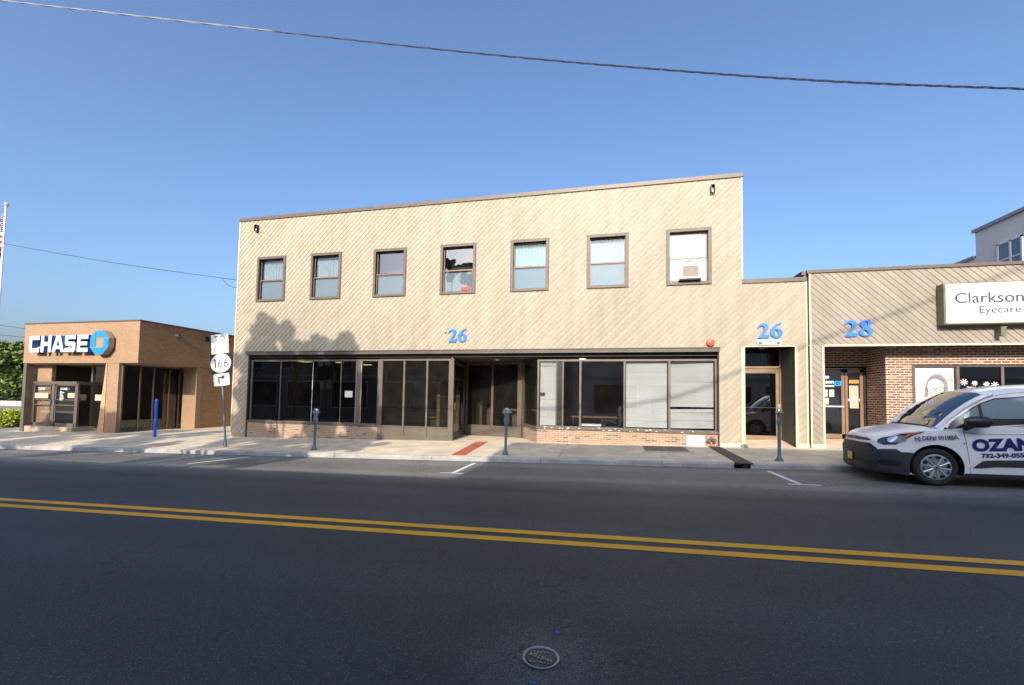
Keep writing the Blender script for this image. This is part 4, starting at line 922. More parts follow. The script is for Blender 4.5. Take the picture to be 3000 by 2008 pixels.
for (a, b_, nm) in ((6.60, 7.60, 0), (7.62, 8.13, 1)):
    mb = MB(); mb.box(a, a+.08, D8, D8+.05, .33, 2.62); mb.box(b_-.09, b_, D8, D8+.05, .33, 2.62); mb.box(a, b_, D8, D8+.05, .33, .48); mb.box(a, b_, D8, D8+.05, 2.50, 2.62)
    dd = mb.build('door', M['sash'], N, bevel=.003)
    mb = MB(); mb.box(a+.07, b_-.08, D8+.02, D8+.027, .45, 2.52); mb.build('pane', M['glassD'], dd)
    if nm == 0:
        mb = MB(); mb.box(a+.02, b_-.04, D8-.05, D8-.02, 1.36, 1.40); mb.build('push_bar', M['white'], dd)
        mb = MB(); y_ = D8+.012
        place(mb, text2d('28', .13, .003, .006), (7.10, y_, 2.34)); place(mb, text2d('Clarkson', .17, .003, .006, 'RIGHT'), (7.31, y_, 2.19)); place(mb, text2d('Eyecare', .11, .003, .005, 'RIGHT'), (7.31, y_, 2.06))
        for c_ in range(3):
            for r_ in range(8): mb.box(6.78+c_*.19, 6.93+c_*.19, y_-.003, y_, 1.70+r_*.03, 1.72+r_*.03)
        mb.build('door_lettering', M['white'], dd, fix=False)
        mb = MB(); place(mb, loops2d([rrect(.10, .08, .04), ell(0, 0, .055, .055), ell(0, 0, .03, .03)], .003, False), (7.42, y_, 2.14)); mb.build('logo', simple('cyan decal', (.0, .35, .80), .4), dd, fix=False)
        mb = MB(); mb.box(6.8, 7.15, y_-.003, y_, 1.44, 1.66); mb.build('notice', M['tanpaper'], dd)
        mb = MB(); mb.box(6.95, 7.15, D8+.25, D8+.4, .55, 1.25); mb.build('display_box', M['tanpaper'], dd)
    else:
        for (x0, x1, z0, z1, m_) in ((7.74, 8.02, 2.14, 2.26, 'manila'), (7.74, 8.0, 1.62, 2.07, 'tanpaper'), (7.75, 8.0, 1.33, 1.58, 'tanpaper'), (8.05, 8.15, 1.30, 1.45, 'manila'), (8.03, 8.13, 1.50, 1.60, 'red'), (8.03, 8.12, 1.64, 1.72, 'manila')):
            mb = MB(); mb.box(x0, x1, D8+.008, D8+.012, z0, z1); mb.build('notice', M[m_], dd)
        mb = MB(); mb.box(7.70, 8.05, D8+.003, D8+.007, 1.56, 1.64); mb.build('notice', simple('pale blue card', (.35, .42, .48), .6), dd)
# window band with poster
PW = PB+.10
mb = MB(); mb.box(8.95, 20, PW-.03, PW+.05, 2.62, 2.68); mb.box(8.95, 20, PW-.03, PW+.05, .85, .92)
for x in (8.95, 10.05, 11.12, 12.6, 14.1): mb.box(x, x+.07, PW-.035, PW+.055, .85, 2.68)
sw = mb.build('shop_window', M['bronze'], N, bevel=.003)
for a, b_ in ((9.02, 10.05), (10.12, 11.12), (11.19, 12.6), (12.67, 14.1), (14.17, 20)):
    mb = MB(); mb.box(a, b_, PW, PW+.006, .92, 2.62); mb.build('pane', M['glassL'] if a > 9.5 else M['glassC'], sw)
mb = MB(); mb.box(8.95, 20, PW+.9, PW+.95, .3, 3); mb.box(8.95, 20, PW+.1, PW+.9, .8, .85); mb.build('interior_wall', M['dim'], N)
mb = MB(); y_ = PW-.004
for (x, z, r_) in ((10.24, 2.17, .10), (10.50, 2.14, .075), (10.78, 2.12, .075), (10.98, 2.09, .10)):
    for k in range(4):
        a = k*math.pi/4+.2; u = Vector((math.cos(a), 0, math.sin(a))); v = Vector((-math.sin(a), 0, math.cos(a)))
        mb.obox((x, y_-.0003*k, z), u, v, (0, 1, 0), r_, .010, .0012)
place(mb, text2d('Optometric Physician', .072, .003, .001), (10.62, y_, 2.02)); place(mb, text2d('By Appointment', .09, .003, .001, 'LEFT'), (10.18, y_, 1.84))
mb.build('window_decal', M['white'], sw, fix=False)
mb = MB(); mb.box(11.35, 11.56, PW+.05, PW+.07, 1.86, 2.08); mb.build('notice', M['tanpaper'], sw)
# poster in the window: pale portrait of a person with round glasses
po = thing('poster', 'large pale poster of a person in round glasses behind shop glass', 'poster', (9.54, PW+.04, 1.0))
def pl(name, loops, mat, dy, sm=True, par=None):
    m_ = MB(); place(m_, loops2d(loops, .002, sm), (9.54, PW+.05-dy, 1.75 if name == 'sheet' else 1.99)); return m_.build(name, mat, par or po, fix=False)
ps = lambda n_, c: simple(n_, c, .7, var=.12, scale=6)
pl('sheet', [[(-.50, -.80), (.49, -.80), (.49, .86), (-.50, .86)]], ps('poster white', (.86, .85, .80)), 0, False)
pl('photo', [[(-.42, -.98), (.47, -.98), (.47, .42), (-.42, .42)]], simple('poster grey blur', (.66, .64, .65), .7, var=.45, scale=4), .004, False)
pl('hair', [[(-.30, -.75), (-.26, -.2), (-.22, .12), (-.1, .36), (.08, .44), (.24, .36), (.33, .15), (.36, -.2), (.40, -.75)]], ps('poster hair', (.30, .28, .30)), .007)
pl('face', [[(-.17, .08), (-.12, .26), (.02, .32), (.18, .25), (.24, .05), (.22, -.18), (.13, -.36), (.01, -.44), (-.11, -.33), (-.18, -.12)]], ps('poster skin', (.86, .84, .80)), .010)
fa = pl('hair_fringe', [[(-.22, .1), (-.14, .32), (.06, .40), (.22, .3), (.28, .05), (.16, .22), (.0, .29), (-.12, .22)]], ps('poster fringe', (.24, .22, .24)), .013)
pl('glasses', [ell(-.09, -.07, .10, .078), ell(-.09, -.07, .084, .062), ell(.14, -.05, .115, .085), ell(.14, -.05, .098, .068)], M['ink'], .016)
pl('glasses_bridge', [[(-.01, -.045), (.035, -.045), (.035, -.03), (-.01, -.03)], [(.25, -.01), (.32, .01), (.32, .03), (.25, .01)], [(-.24, -.02), (-.18, -.04), (-.18, -.02), (-.24, .0)]], M['ink'], .019, False)
pl('eyes', [ell(-.08, -.075, .024, .016), ell(.13, -.055, .028, .018)], ps('poster eye', (.12, .12, .13)), .016)
pl('nose', [[(.01, -.2), (.05, -.2), (.06, -.185), (.035, -.10), (.03, -.19)]], ps('poster nose shade', (.60, .55, .54)), .014)
pl('mouth', [[(-.05, -.30), (.02, -.275), (.09, -.295), (.02, -.32)]], ps('poster lips', (.42, .34, .35)), .016)
m_ = MB(); place(m_, text2d('COACH', .085, .002, .0, space=1.2), (9.80, PW+.045, 2.45)); m_.build('lettering', M['greytext'], po, fix=False)
# numbers and sign cabinet on fascia
mb = MB(); numeral(N, mb, (TWO, EIGHT), 6.87, 3.46, .50, Y8-.02, .02); mb.build('house_number', M['blue'], N, fix=False)
sc = thing('sign_cabinet', 'white box sign with grey lettering on the tan siding of the shop', 'sign', (10.5, Y8, 3.74))
mb = MB(); mb.box(9.19, 13.2, 14.10, Y8-.025, 3.735, 4.90); mb.build('cabinet', M['signframe'], sc, bevel=.01)
mb = MB(); mb.box(9.235, 13.15, 14.090, 14.0985, 3.77, 4.87); fc = mb.build('sign_face', M['signface'], sc)
mb = MB(); place(mb, text2d('Clarkson', .41, .004, .006, 'LEFT', 1.06), (9.42, 14.086, 4.45)); place(mb, text2d('Eyecare', .285, .004, .003, 'LEFT', 1.06), (9.97, 14.086, 4.12)); mb.build('lettering', M['greytext'], fc, fix=False)
mb = MB(); place(mb, loops2d([rrect(.34, .28, .10), ell(0, 0, .2, .2), ell(0, 0, .11, .11)], .004, False), (11.42, 14.086, 4.32)); mb.build('logo', M['blue'], fc, fix=False)
sp_ = thing('spotlight', 'small floodlight on an arm just below the white box sign', 'floodlight', (10.6, Y8, 3.6))
mb = MB(); mb.cyl((10.58, Y8-.02, 3.62), (10.58, Y8-.16, 3.62), .02); mb.build('arm', M['signframe'], sp_)
mb = MB(); mb.box(10.52, 10.64, Y8-.24, Y8-.14, 3.40, 3.66); mb.build('lamp_body', M['signframe'], sp_, bevel=.01)
mb = MB(); mb.lathe([(0, -.02), (.05, -.015), (.06, 0), (0, .01)], (10.62, Y8-.19, 3.66), 12); mb.build('sensor', M['creamtrim'], sp_)

# ------------------------------------------------------------------ grey building behind
Gb = thing('grey_building', 'tall grey panelled building rising behind the shop at the right edge', 'building', (15, 20, 0))
mb = MB(); mb.box(13.0, 24, 12+4.3, 18.4, 0, 7.75); mb.box(13.02, 24, 18.4, 30, 0, 6.83); mb.build('wall', M['greysiding'], Gb)
mb = MB(); mb.box(12.93, 24, 16.25, 18.47, 7.75, 7.86); mb.box(12.95, 24, 18.47, 30, 6.83, 6.92); mb.build('parapet_cap', M['greytrim'], Gb)
mb = MB()
for y in (16.60, 17.0, 17.46): mb.box(12.955, 12.999, y, y+.06, 5.6, 7.0)
mb.box(12.955, 12.999, 16.6, 17.52, 6.94, 7.0); mb.box(12.955, 12.999, 16.6, 17.52, 5.55, 5.6); mb.box(12.96, 12.999, 16.66, 17.46, 6.38, 6.42)
wd = mb.build('window', M['white'], Gb)
mb = MB(); mb.box(12.98, 12.985, 16.66, 17.46, 5.6, 6.94); mb.build('pane', simple('blue reflecting glass', (.03, .06, .09), .05, var=.2, coat=1.), wd)

# ------------------------------------------------------------------ cables
def cable(name, pts, r, mat, label, sag=0., twist=False, n=60):
    t_ = []; P0 = [Vector(p) for p in pts]
    mb = MB()
    def at(u):
        k = u*(len(P0)-1); i = min(int(k), len(P0)-2); f = k-i
        p = P0[i].lerp(P0[i+1], f)
        if len(P0) > 3:   # smooth
            a, b_, c_, d_ = P0[max(i-1, 0)], P0[i], P0[i+1], P0[min(i+2, len(P0)-1)]
            p = .5*((2*b_)+(-a+c_)*f+(2*a-5*b_+4*c_-d_)*f*f+(-a+3*b_-3*c_+d_)*f**3)
        return p-Vector((0, 0, sag*4*u*(1-u)))
    if twist:
        for ph in (0, 2.09, 4.19):
            q = []
            for j in range(n+1):
                u = j/n; p = at(u); a = ph+u*n*.42
                q.append(p+Vector((0, math.cos(a)*r*1.0, math.sin(a)*r*1.0)))
            mb.tube(q, r*.62, 6)
    else: mb.tube([at(j/n) for j in range(n+1)], r, 6)
    return tag(mb.build(name, mat, None), label, 'cable')
cable('overhead_cable', [(-8.9, 3, 6.35), (-6.33, 3, 5.63), (-3.22, 3, 4.76), (-.97, 3, 4.14), (.32, 3, 3.81), (1.38, 3, 3.56), (2.38, 3, 3.36), (3.6, 3, 3.13)], .0042, M['wire'], 'thick twisted grey cable crossing the whole sky in front of the buildings', twist=True, n=330)
cable('service_cable', [(-29.32, 14.5, 8.71), (-22.06, 14.5, 7.34), (-15.88, 14.5, 6.33), (-15.08, 14.56, 6.23)], .011, M['wiredark'], 'thin dark cable running from the left edge to the cream building')
cable('drip_loop_cable', [(-15.88, 14.5, 6.31), (-15.6, 14.5, 6.05), (-15.3, 14.5, 5.92), (-15.07, 14.55, 5.90)], .010, M['wiredark'], 'short drooping cable loop at the left corner of the cream building')
cable('conduit_loop', [(-15.08, 14.6, 5.3), (-15.2, 14.6, 4.9), (-15.22, 14.6, 4.5), (-15.12, 14.6, 4.1)], .012, M['wire'], 'bowed cable hanging on the left side of the cream building')
cable('distant_cable', [(-59, 28, 7.9), (-52.5, 28, 7.12), (-46.0, 28, 6.55), (-42, 28, 6.3)], .025, M['wiredark'], 'upper of two far cables above the bank roof', n=12)
cable('distant_cable', [(-59, 28, 6.9), (-52.6, 28, 6.3), (-49.5, 28, 6.1), (-45, 28, 5.8)], .025, M['wiredark'], 'lower of two far cables above the bank roof', n=12)
cable('power_line', [(-14+.5, -2.5, 8.3+1.0), (-3, -2.5, 8.75+.9), (2, -2.5, 10.05), (6.5, -2.5, 11.74), (11.8, -2.5, 13.8), (20, -2.5, 17)], .035, M['wiredark'], 'power line over the opposite pavement, casting a thin slanting shadow on the siding')

# ------------------------------------------------------------------ flag pole
fp = thing('flagpole', 'white flagpole with ball finial behind the bank at the left edge', 'flagpole', (-52.2, 26, -.9))
mb = MB(); mb.cyl((-52.15, 26, -.9), (-52.15, 26, 17.55), .10, .055, 14); mb.build('pole', M['white'], fp)
mb = MB(); mb.lathe([(0, -.18), (.1, -.15), (.17, 0), (.1, .15), (0, .18)], (-52.1, 26, 17.85), 16); mb.lathe([(.09, -.05), (.09, .05)], (-52.12, 26, 17.6), 10); mb.build('finial', simple('gold ball', (.72, .66, .45), .3, .3), fp)
def flagmat():
    m, n, b = newmat('limp flag'); tc = nd(n, 'UVMap'); sp = nd(n, 'SeparateXYZ'); n.links.new(tc.outputs[0], sp.inputs[0])
    st = math_(n, 'GREATER_THAN', math_(n, 'FRACT', math_(n, 'MULTIPLY', sp.outputs[1], 6.5)), .5)
    c = mix(n, st, (.50, .03, .04), (.75, .75, .74))
    cn = math_(n, 'MULTIPLY', math_(n, 'GREATER_THAN', sp.outputs[1], .46), math_(n, 'LESS_THAN', sp.outputs[0], .4))
    # white stars: dots on a staggered grid
    sx = math_(n, 'MULTIPLY', sp.outputs[0], 27.5); sy = math_(n, 'MULTIPLY', sp.outputs[1], 16.6)
    d = math_(n, 'ADD', math_(n, 'POWER', math_(n, 'SUBTRACT', math_(n, 'FRACT', sx), .5), 2.), math_(n, 'POWER', math_(n, 'SUBTRACT', math_(n, 'FRACT', sy), .5), 2.))
    cc = mix(n, math_(n, 'LESS_THAN', d, .07), (.03, .04, .16), (.75, .75, .74))
    n.links.new(mix(n, cn, c, cc), b.inputs['Base Color']); b.inputs['Roughness'].default_value = .8; return m
me = bpy.data.meshes.new('flag'); nu, nv = 30, 24; vs = []; uv = []
for j in range(nv+1):
    for i in range(nu+1):
        u, v = i/nu, j/nv
        # limp: cloth falls from the hoist in folds
        x = -52.25-.85*u**.7*(.35+.65*(1-v)**.8)+.10*math.sin(u*16+v*2); z = 17.1-(1-v)*2.9-2.0*u*(.75+.25*(1-v)); y = 26+.28*math.sin(u*19+v*3)*u**.3
        vs.append((x, y, z)); uv.append((u, v))
fs = [(j*(nu+1)+i, j*(nu+1)+i+1, (j+1)*(nu+1)+i+1, (j+1)*(nu+1)+i) for j in range(nv) for i in range(nu)]
me.from_pydata(vs, [], fs); ul = me.uv_layers.new(name='UVMap')
for l in me.loops: ul.data[l.index].uv = uv[l.vertex_index]
me.polygons.foreach_set('use_smooth', [True]*len(fs)); me.materials.append(flagmat())
o = bpy.data.objects.new('flag', me); COL.objects.link(o); tag(o, 'limp red, white and blue flag hanging from the flagpole', 'flag')

# ------------------------------------------------------------------ vegetation
def leaves(mb, centers, n_per, size, sq=1.):
    for (c, r_) in centers:
        for _ in range(n_per):
            d = Vector((rnd.gauss(0, 1), rnd.gauss(0, 1), rnd.gauss(0, 1))).normalized()*r_*rnd.random()**.4
            p = Vector(c)+Vector((d.x, d.y, d.z*sq)); a = Vector((rnd.gauss(0, 1), rnd.gauss(0, 1), rnd.gauss(0, .6))).normalized(); b_ = a.orthogonal().normalized()
            s = size*rnd.uniform(.6, 1.4); b_ = b_*s*.55; a = a*s
            mb.add([p-a, p+b_, p+a, p-b_], [(0, 1, 2, 3)])
def tree(x, y, z, h, lobes, label, n_per=260, size=.14, trunk=.16, name='deciduous_tree', group=None, leaf='leaf'):
    t_ = thing(name, label, 'tree', (x, y, z), group)
    top = z+h; mb = MB()
    mb.tube([(x, y, z), (x+.05, y, z+h*.2), (x-.04, y+.03, z+h*.45), (x, y, z+h*.7)], [trunk*1.3, trunk, trunk*.75, trunk*.3], 10)
    for (c, r_) in lobes: mb.tube([(x, y, z+h*.28), ((x+c[0])/2, (y+c[1])/2, (z+h*.3+c[2])/2), c], [trunk*.5, trunk*.3, .02], 6)
    mb.build('trunk', M['bark'], t_)
    cs = []
    for (c, r_) in lobes:
        for _ in range(16):
            d = Vector((rnd.gauss(0, 1), rnd.gauss(0, 1), rnd.gauss(0, 1))).normalized()*r_*rnd.uniform(.35, 1.3)
            cs.append((Vector(c)+d, r_*rnd.uniform(.12, .42)))
    mb = MB(); leaves(mb, cs, n_per//4, size); mb.build('crown', M[leaf], t_, fix=False); return t_
# street trees on the near pavement: they stand beside the camera and shade the left of the scene
ty = -1.9
def shade(xw, zw, yw=14.5): return (xw+.03*(yw-ty), ty, zw+.5*(yw-ty))   # crown point that shades (xw, yw, zw)
tree(-12.4, ty, -.3, 11.5, [(shade(-13.3, 3.55), .95), (shade(-12.35, 3.45), .5), (shade(-14.2, 2.2), 1.0), (shade(-11.0, 2.9), .75), (shade(-9.95, 2.95), .55), (shade(-10.6, 1.9), .95), (shade(-14.3, .6), 1.0), (shade(-13.6, -.3), 1.0), (shade(-9.6, 1.4), .9), (shade(-9.3, .0), 1.1), (shade(-11.2, 0), 1.2), (shade(-8.4, -1.2), .9), (shade(-9.8, -1.8), 1.), (shade(-11.6, -1.6), .9)], 'broad street tree on the opposite pavement, shading the left shopfront', 640, .14, .2, group='street trees on the opposite pavement')
for k, (x, zt) in enumerate(((-17.6, .5), (-21.8, .35), (-26.0, .2), (-30.5, .3))):
    tree(x, ty, -.5, 9, [(shade(x+rnd.uniform(-1.9, 1.9), zt-rnd.uniform(0, 2.6)), rnd.uniform(.5, .9)) for _ in range(9)], ['small street tree opposite the gap beside the bank', 'small street tree opposite the bank pillar', 'small street tree opposite the bank doors', 'small street tree opposite the left end of the bank'][k], 420, .15, .12, group='street trees on the opposite pavement')
tree(-94, 48, -1, 11, [((-92.5+rnd.uniform(-7, 6.5), 48+rnd.uniform(-3, 3), 4.5+rnd.uniform(-3, 3.4)), rnd.uniform(1.5, 2.4)) for _ in range(22)], 'leafy green tree behind the car park at the left edge', 420, .38, .3)
tree(-104, 60, -1, 8, [((-100+rnd.uniform(-9, 12), 58+rnd.uniform(-3, 3), 1.6+rnd.uniform(-2.0, 2.2)), rnd.uniform(1.5, 2.1)) for _ in range(20)], 'lower dark tree growing behind the leafy tree at the left edge', 300, .40, .3)
t_ = thing('bush', 'round yellow-green bush beside the bank entrance', 'bush', (-36.2, 19, -.85))
mb = MB()
for k in range(9): mb.tube([(-36.2, 19, -.85), (-36.2+.5*math.cos(k*.7), 19+.5*math.sin(k*.7), -.1)], .015, 5)
mb.build('stem', M['bark'], t_)
mb = MB(); leaves(mb, [((-36.3+rnd.uniform(-.75, .75), 19+rnd.uniform(-.6, .6), -.35+rnd.uniform(-.3, .45)), .38) for _ in range(26)], 90, .07); mb.build('foliage', M['bushleaf'], t_, fix=False)
t_ = thing('bush', 'dark red shrub at the left edge beside the yellow-green bush', 'bush', (-39.3, 19.4, -.85))
mb = MB(); leaves(mb, [((-39.3+rnd.uniform(-.9, .9), 19.4+rnd.uniform(-.5, .5), -.55+rnd.uniform(-.2, .4)), .3) for _ in range(16)], 70, .07); mb.build('foliage', leaf_mat('dark red leaf', (.05, .015, .015), (.12, .04, .03)), t_, fix=False)
sheet('planting_bed', [16.2, 23], lambda x, y: -.84, simple('mulch', (.07, .05, .035), .95, var=.3, scale=8), 0, [-60, -28.6])
sheet('car_park', [23, 60], lambda x, y: -.9, simple('pale asphalt', (.22, .21, .20), .9, var=.15, scale=2), 0, [-140, -28.5])
sheet('lawn', [60, 90], lambda x, y: -.88, M['grass'], 0, [-170, -40])
mb = MB(); mb.box(-70, -28.6, 22.9, 23.1, -.9, -.68); struct(mb.build('kerb_far', M['curb']))
mb = MB(); mb.box(-90, -66, 44, 44.3, -.9, -.2); tag(mb.build('low_wall', M['curb']), 'long low white wall in front of the tree at the left edge', 'wall')

# ------------------------------------------------------------------ buildings on the opposite side (they throw the shadow)
def opp(x0, x1, h, label, wins):
    t_ = thing('opposite_building', label, 'building', ((x0+x1)/2, -4.4, 0))
    mb = MB(); mb.box(x0, x1, -14, -4.1, -1, h-.12); mb.build('wall', M['opposite'] if h < 8 else M['oppositewhite'], t_)
    mb = MB(); mb.box(x0, x1, -14, -4.05, h-.118, h); mb.box(x0, x1, -4.099, -4.0, 3.0, 3.25); mb.build('cornice', simple('pale cornice', (.45, .44, .42), .7), t_)
    for (x, z0, z1, w_) in wins:
        mb = MB(); mb.box(x-w_/2-.08, x+w_/2+.08, -4.098, -4.03, z0-.08, z1+.08); f_ = mb.build('window', M['white'], t_)
        mb = MB(); mb.box(x-w_/2, x+w_/2, -4.029, -4.02, z0, z1); mb.build('pane', simple('dark opposite pane', (.02, .025, .03), .1), f_)
opp(-42, -2.62, 6.04, 'long low dark building across the street reflected in the shopfront', [(-38+3.1*k, 3.9, 5.1, .9) for k in range(11)]+[(-36+4.6*k, .4, 2.6, 3.4) for k in range(7)])
opp(-2.62, 34, 9.15, 'taller pale building across the street reflected in the blinds window', [(-.8+2.6*k, 4.3, 5.9, 1.) for k in range(12)]+[(-.8+2.6*k, 6.9, 8.3, 1.) for k in range(12)]+[(.6+4.2*k, .4, 2.6, 3.2) for k in range(7)])

# ------------------------------------------------------------------ van
VX, VY, VG = 5.02, 9.45, -.015
V = thing('work_van', 'white compact work van with blue OZAN lettering parked at the kerb', 'van', (VX+1, VY+.93, VG))   # turned into the kerb by 5 degrees once built
HW = .93
plan = [(4.72, .93), (4.72, .30), (4.66, .06), (4.3, .0), (3.4, 0), (2.4, 0), (1.7, 0), (1.3, .0), (1.0, .0), (.75, .008), (.52, .03), (.31, .075), (.17, .16), (.075, .31), (.02, .52), (-.002, .74), (-.01, .93)]
def cr(pts, t_):
    k = t_*(len(pts)-1); i = min(int(k), len(pts)-2); f = k-i
    a, b_, c_, d_ = pts[max(i-1, 0)], pts[i], pts[i+1], pts[min(i+2, len(pts)-1)]
    return tuple(.5*((2*b_[j])+(-a[j]+c_[j])*f+(2*a[j]-5*b_[j]+4*c_[j]-d_[j])*f*f+(-a[j]+3*b_[j]-3*c_[j]+d_[j])*f**3) for j in range(len(b_)))
def interp(tab, x):
    if x <= tab[0][0]: return tab[0][1]
    for (a, va), (b_, vb) in zip(tab, tab[1:]):
        if x <= b_: return va+(vb-va)*(x-a)/(b_-a)
    return tab[-1][1]
NP = 96; PL = [cr(plan, i/NP) for i in range(NP+1)]      # rear -> nose centre
ztopT = [(0, .865), (.1, .88), (.3, .925), (.55, .975), (.8, 1.005), (1.04, 1.03), (1.35, 1.085), (2.3, 1.16), (4.7, 1.24)]
def shell(i, z, off=0.):
    """point on the near-side shell at plan index i and height z; off pushes it outward"""
    x, d = PL[i]; a = PL[max(i-1, 0)]; b_ = PL[min(i+1, NP)]; tx, td = b_[0]-a[0], b_[1]-a[1]; L = math.hypot(tx, td) or 1
    if i == NP: tx, td, L = 0, 1, 1
    if i == 0: tx, td, L = 0, -1, 1
    nx, ndd = -td/L, tx/L      # outward in (x,d)
    if i > 0 and i < NP and nx*(x-1.8)+ndd*(d-.93) < 0: nx, ndd = -nx, -ndd
    if i == NP: nx, ndd = -1, 0
    if i == 0: nx, ndd = 1, 0
    fr = max(0., min(1., (.45-x)/.45))
    side = interp([(.15, .035), (.26, .012), (.40, .0), (.62, .0), (.72, .008), (.80, .004), (.92, .012), (1.25, .035)], z)
    nose = interp([(.15, .10), (.20, .03), (.24, .0), (.34, .02), (.52, .0), (.60, .0), (.70, .045), (.80, .075), (.87, .13), (.93, .20)], z)
    ins = side*(1-fr)+nose*fr-off
    return (x-nx*ins, d-ndd*ins, z)
def W3(p, far=False): return (VX+p[0], VY+(2*HW-p[1] if far else p[1]), VG+p[2]+.022*(p[0]-.96))
rows = []
for i in range(NP+1):
    x = PL[i][0]; zt = interp(ztopT, x); zb = .19
    rows.append([shell(i, zb+(zt-zb)*j/26) for j in range(27)])
# near + far halves
full = [[W3(p) for p in r] for r in rows]+[[W3(p, True) for p in r] for r in reversed(rows[:-1])]
body = MB(); body.grid(full)
# hood: cross lines between the top edges
hi = [i for i in range(NP+1) if PL[i][0] <= 1.22]
hood = []
for i in reversed(hi):
    p = rows[i][-1]; x0, d0, z0 = p; half = HW-d0; r_ = []
    for j in range(25):
        u = -1+2*j/24; q = abs(u)
        bow = -.0*(1-u*u); cz = (.035+.06*min(1, x0/1.0))*(1-q**2.6)*min(1, half/.5)
        r_.append((x0+(-.13*(1-u*u))*max(0, (x0-.7)/.5), HW+u*half, z0+cz))
    hood.append([W3(p_) for p_ in r_])
body.grid(hood)
# floor + cabin sides
body.grid([[W3(r[0]) for r in rows], [W3((r[0][0], HW, r[0][2])) for r in rows]]); body.grid([[W3(r[0], True) for r in rows], [W3((r[0][0], HW, r[0][2])) for r in rows]])
roofE = [(1.05, .115, 1.05), (1.25, .13, 1.26), (1.45, .145, 1.44), (1.65, .16, 1.58), (1.85, .18, 1.68), (2.1, .19, 1.735), (2.4, .20, 1.765), (3.0, .20, 1.79), (3.8, .20, 1.79), (4.5, .19, 1.76), (4.68, .20, 1.70)]
NR = 60; RE = [cr(roofE, i/NR) for i in range(NR+1)]
def beltp(x): 
    z = interp(ztopT, x); return (x, .035 if x > 1.3 else .03, z)
side = []
for p in RE:
    b_ = beltp(p[0]); side.append([tuple(b_[k]+(p[k]-b_[k])*s_ for k in range(3)) for s_ in (0, .25, .5, .75, 1)])
body.grid([[W3(p) for p in r] for r in side]); body.grid([[W3(p, True) for p in r] for r in side])
# roof
rr = []
for p in RE:
    if p[0] < 1.78: continue
    h_ = HW-p[1]; r_ = []
    for j in range(17):
        u = -1+2*j/16; q = abs(u); fx = 1 if p[0] > 2.2 else (p[0]-1.78)/.42
        r_.append((p[0]-.10*(1-u*u)*(1-fx), HW+u*h_, p[2]+(.075+.03*fx)*(1-q**3.2)))
    rr.append([W3(p_) for p_ in r_])
body.grid(rr)
body.grid([[W3((4.70, RE[-1][1]+(2*HW-2*RE[-1][1])*j/8, z)) for j in range(9)] for z in (.2, 1.0, 1.75)])
vanwhite = simple('white van paint', (.95, .95, .95), .25, var=.015, scale=2, coat=.6)
bo = body.build('body', vanwhite, V)
# wheel arches: cut the near and far sides with a disc
def cut(x, far=False):
    c_ = MB(); y0 = VY-.1 if not far else VY+2*HW-.32
    c_.cyl((VX+x, y0, VG+.36+.022*(x-.96)), (VX+x, y0+.42, VG+.36+.022*(x-.96)), .395, n=48); o = c_.build('cutter', M['black']); return o
bm = bmesh.new(); bm.from_mesh(bo.data); off = Vector(V.location)
kill = []
for wx in (.96, 3.92):
    cx, cz = VX+wx-off.x, VG+.36+.022*(wx-.96)-off.z
    R_ = .405
    for v in bm.verts: pass
    # snap nearby vertices onto the arch edge, drop faces inside
    for f in bm.faces:
        c_ = f.calc_center_median()
        if abs(abs(c_.y)-HW) < .13 and math.hypot(c_.x-cx, c_.z-cz) < R_: kill.append(f)
bmesh.ops.delete(bm, geom=list(set(kill)), context='FACES')
for wx in (.96, 3.92):
    cx, cz = VX+wx-off.x, VG+.36+.022*(wx-.96)-off.z
    for v in bm.verts:
        if v.is_boundary and abs(abs(v.co.y)-HW) < .2:
            r_ = math.hypot(v.co.x-cx, v.co.z-cz)
            if r_ < .50 and v.co.z > .24 and abs(abs(v.co.y)-HW) < .07: v.co.x = cx+(v.co.x-cx)*.405/r_; v.co.z = cz+(v.co.z-cz)*.405/r_
bm.to_mesh(bo.data); bm.free()
def idx(x): return min(range(NP+1), key=lambda i: abs(PL[i][0]-x)+(10 if i < 12 else 0))
def strip(name, tab, off_, mat, par=V, far=True, nz=4, i0=None, i1=None):
    """panel lying on the shell: tab [(plan index, z bottom, z top)]"""
    mb = MB()
    lo, hi_ = tab[0][0], tab[-1][0]; st = 1 if hi_ > lo else -1; r_ = []
    for i in range(lo, hi_+st, st):
        zb = interp([(st*a, b_) for a, b_, c_ in tab], st*i); zt = interp([(st*a, c_) for a, b_, c_ in tab], st*i)
        r_.append([shell(i, zb+(zt-zb)*j/nz, off_) for j in range(nz+1)])
    mb.grid([[W3(p) for p in q] for q in r_]); joined = tab[-1][0] == NP
    if far and joined: mb.grid([[W3(p, True) for p in q] for q in r_])
    o = mb.build(name, mat, par)
    if far and not joined: MB().grid([[W3(p, True) for p in q] for q in r_]).build(name, mat, par)
    return o
dk = simple('dark grey bumper plastic', (.032, .037, .046), .6, var=.08, scale=12, bmp=.15)
I = idx
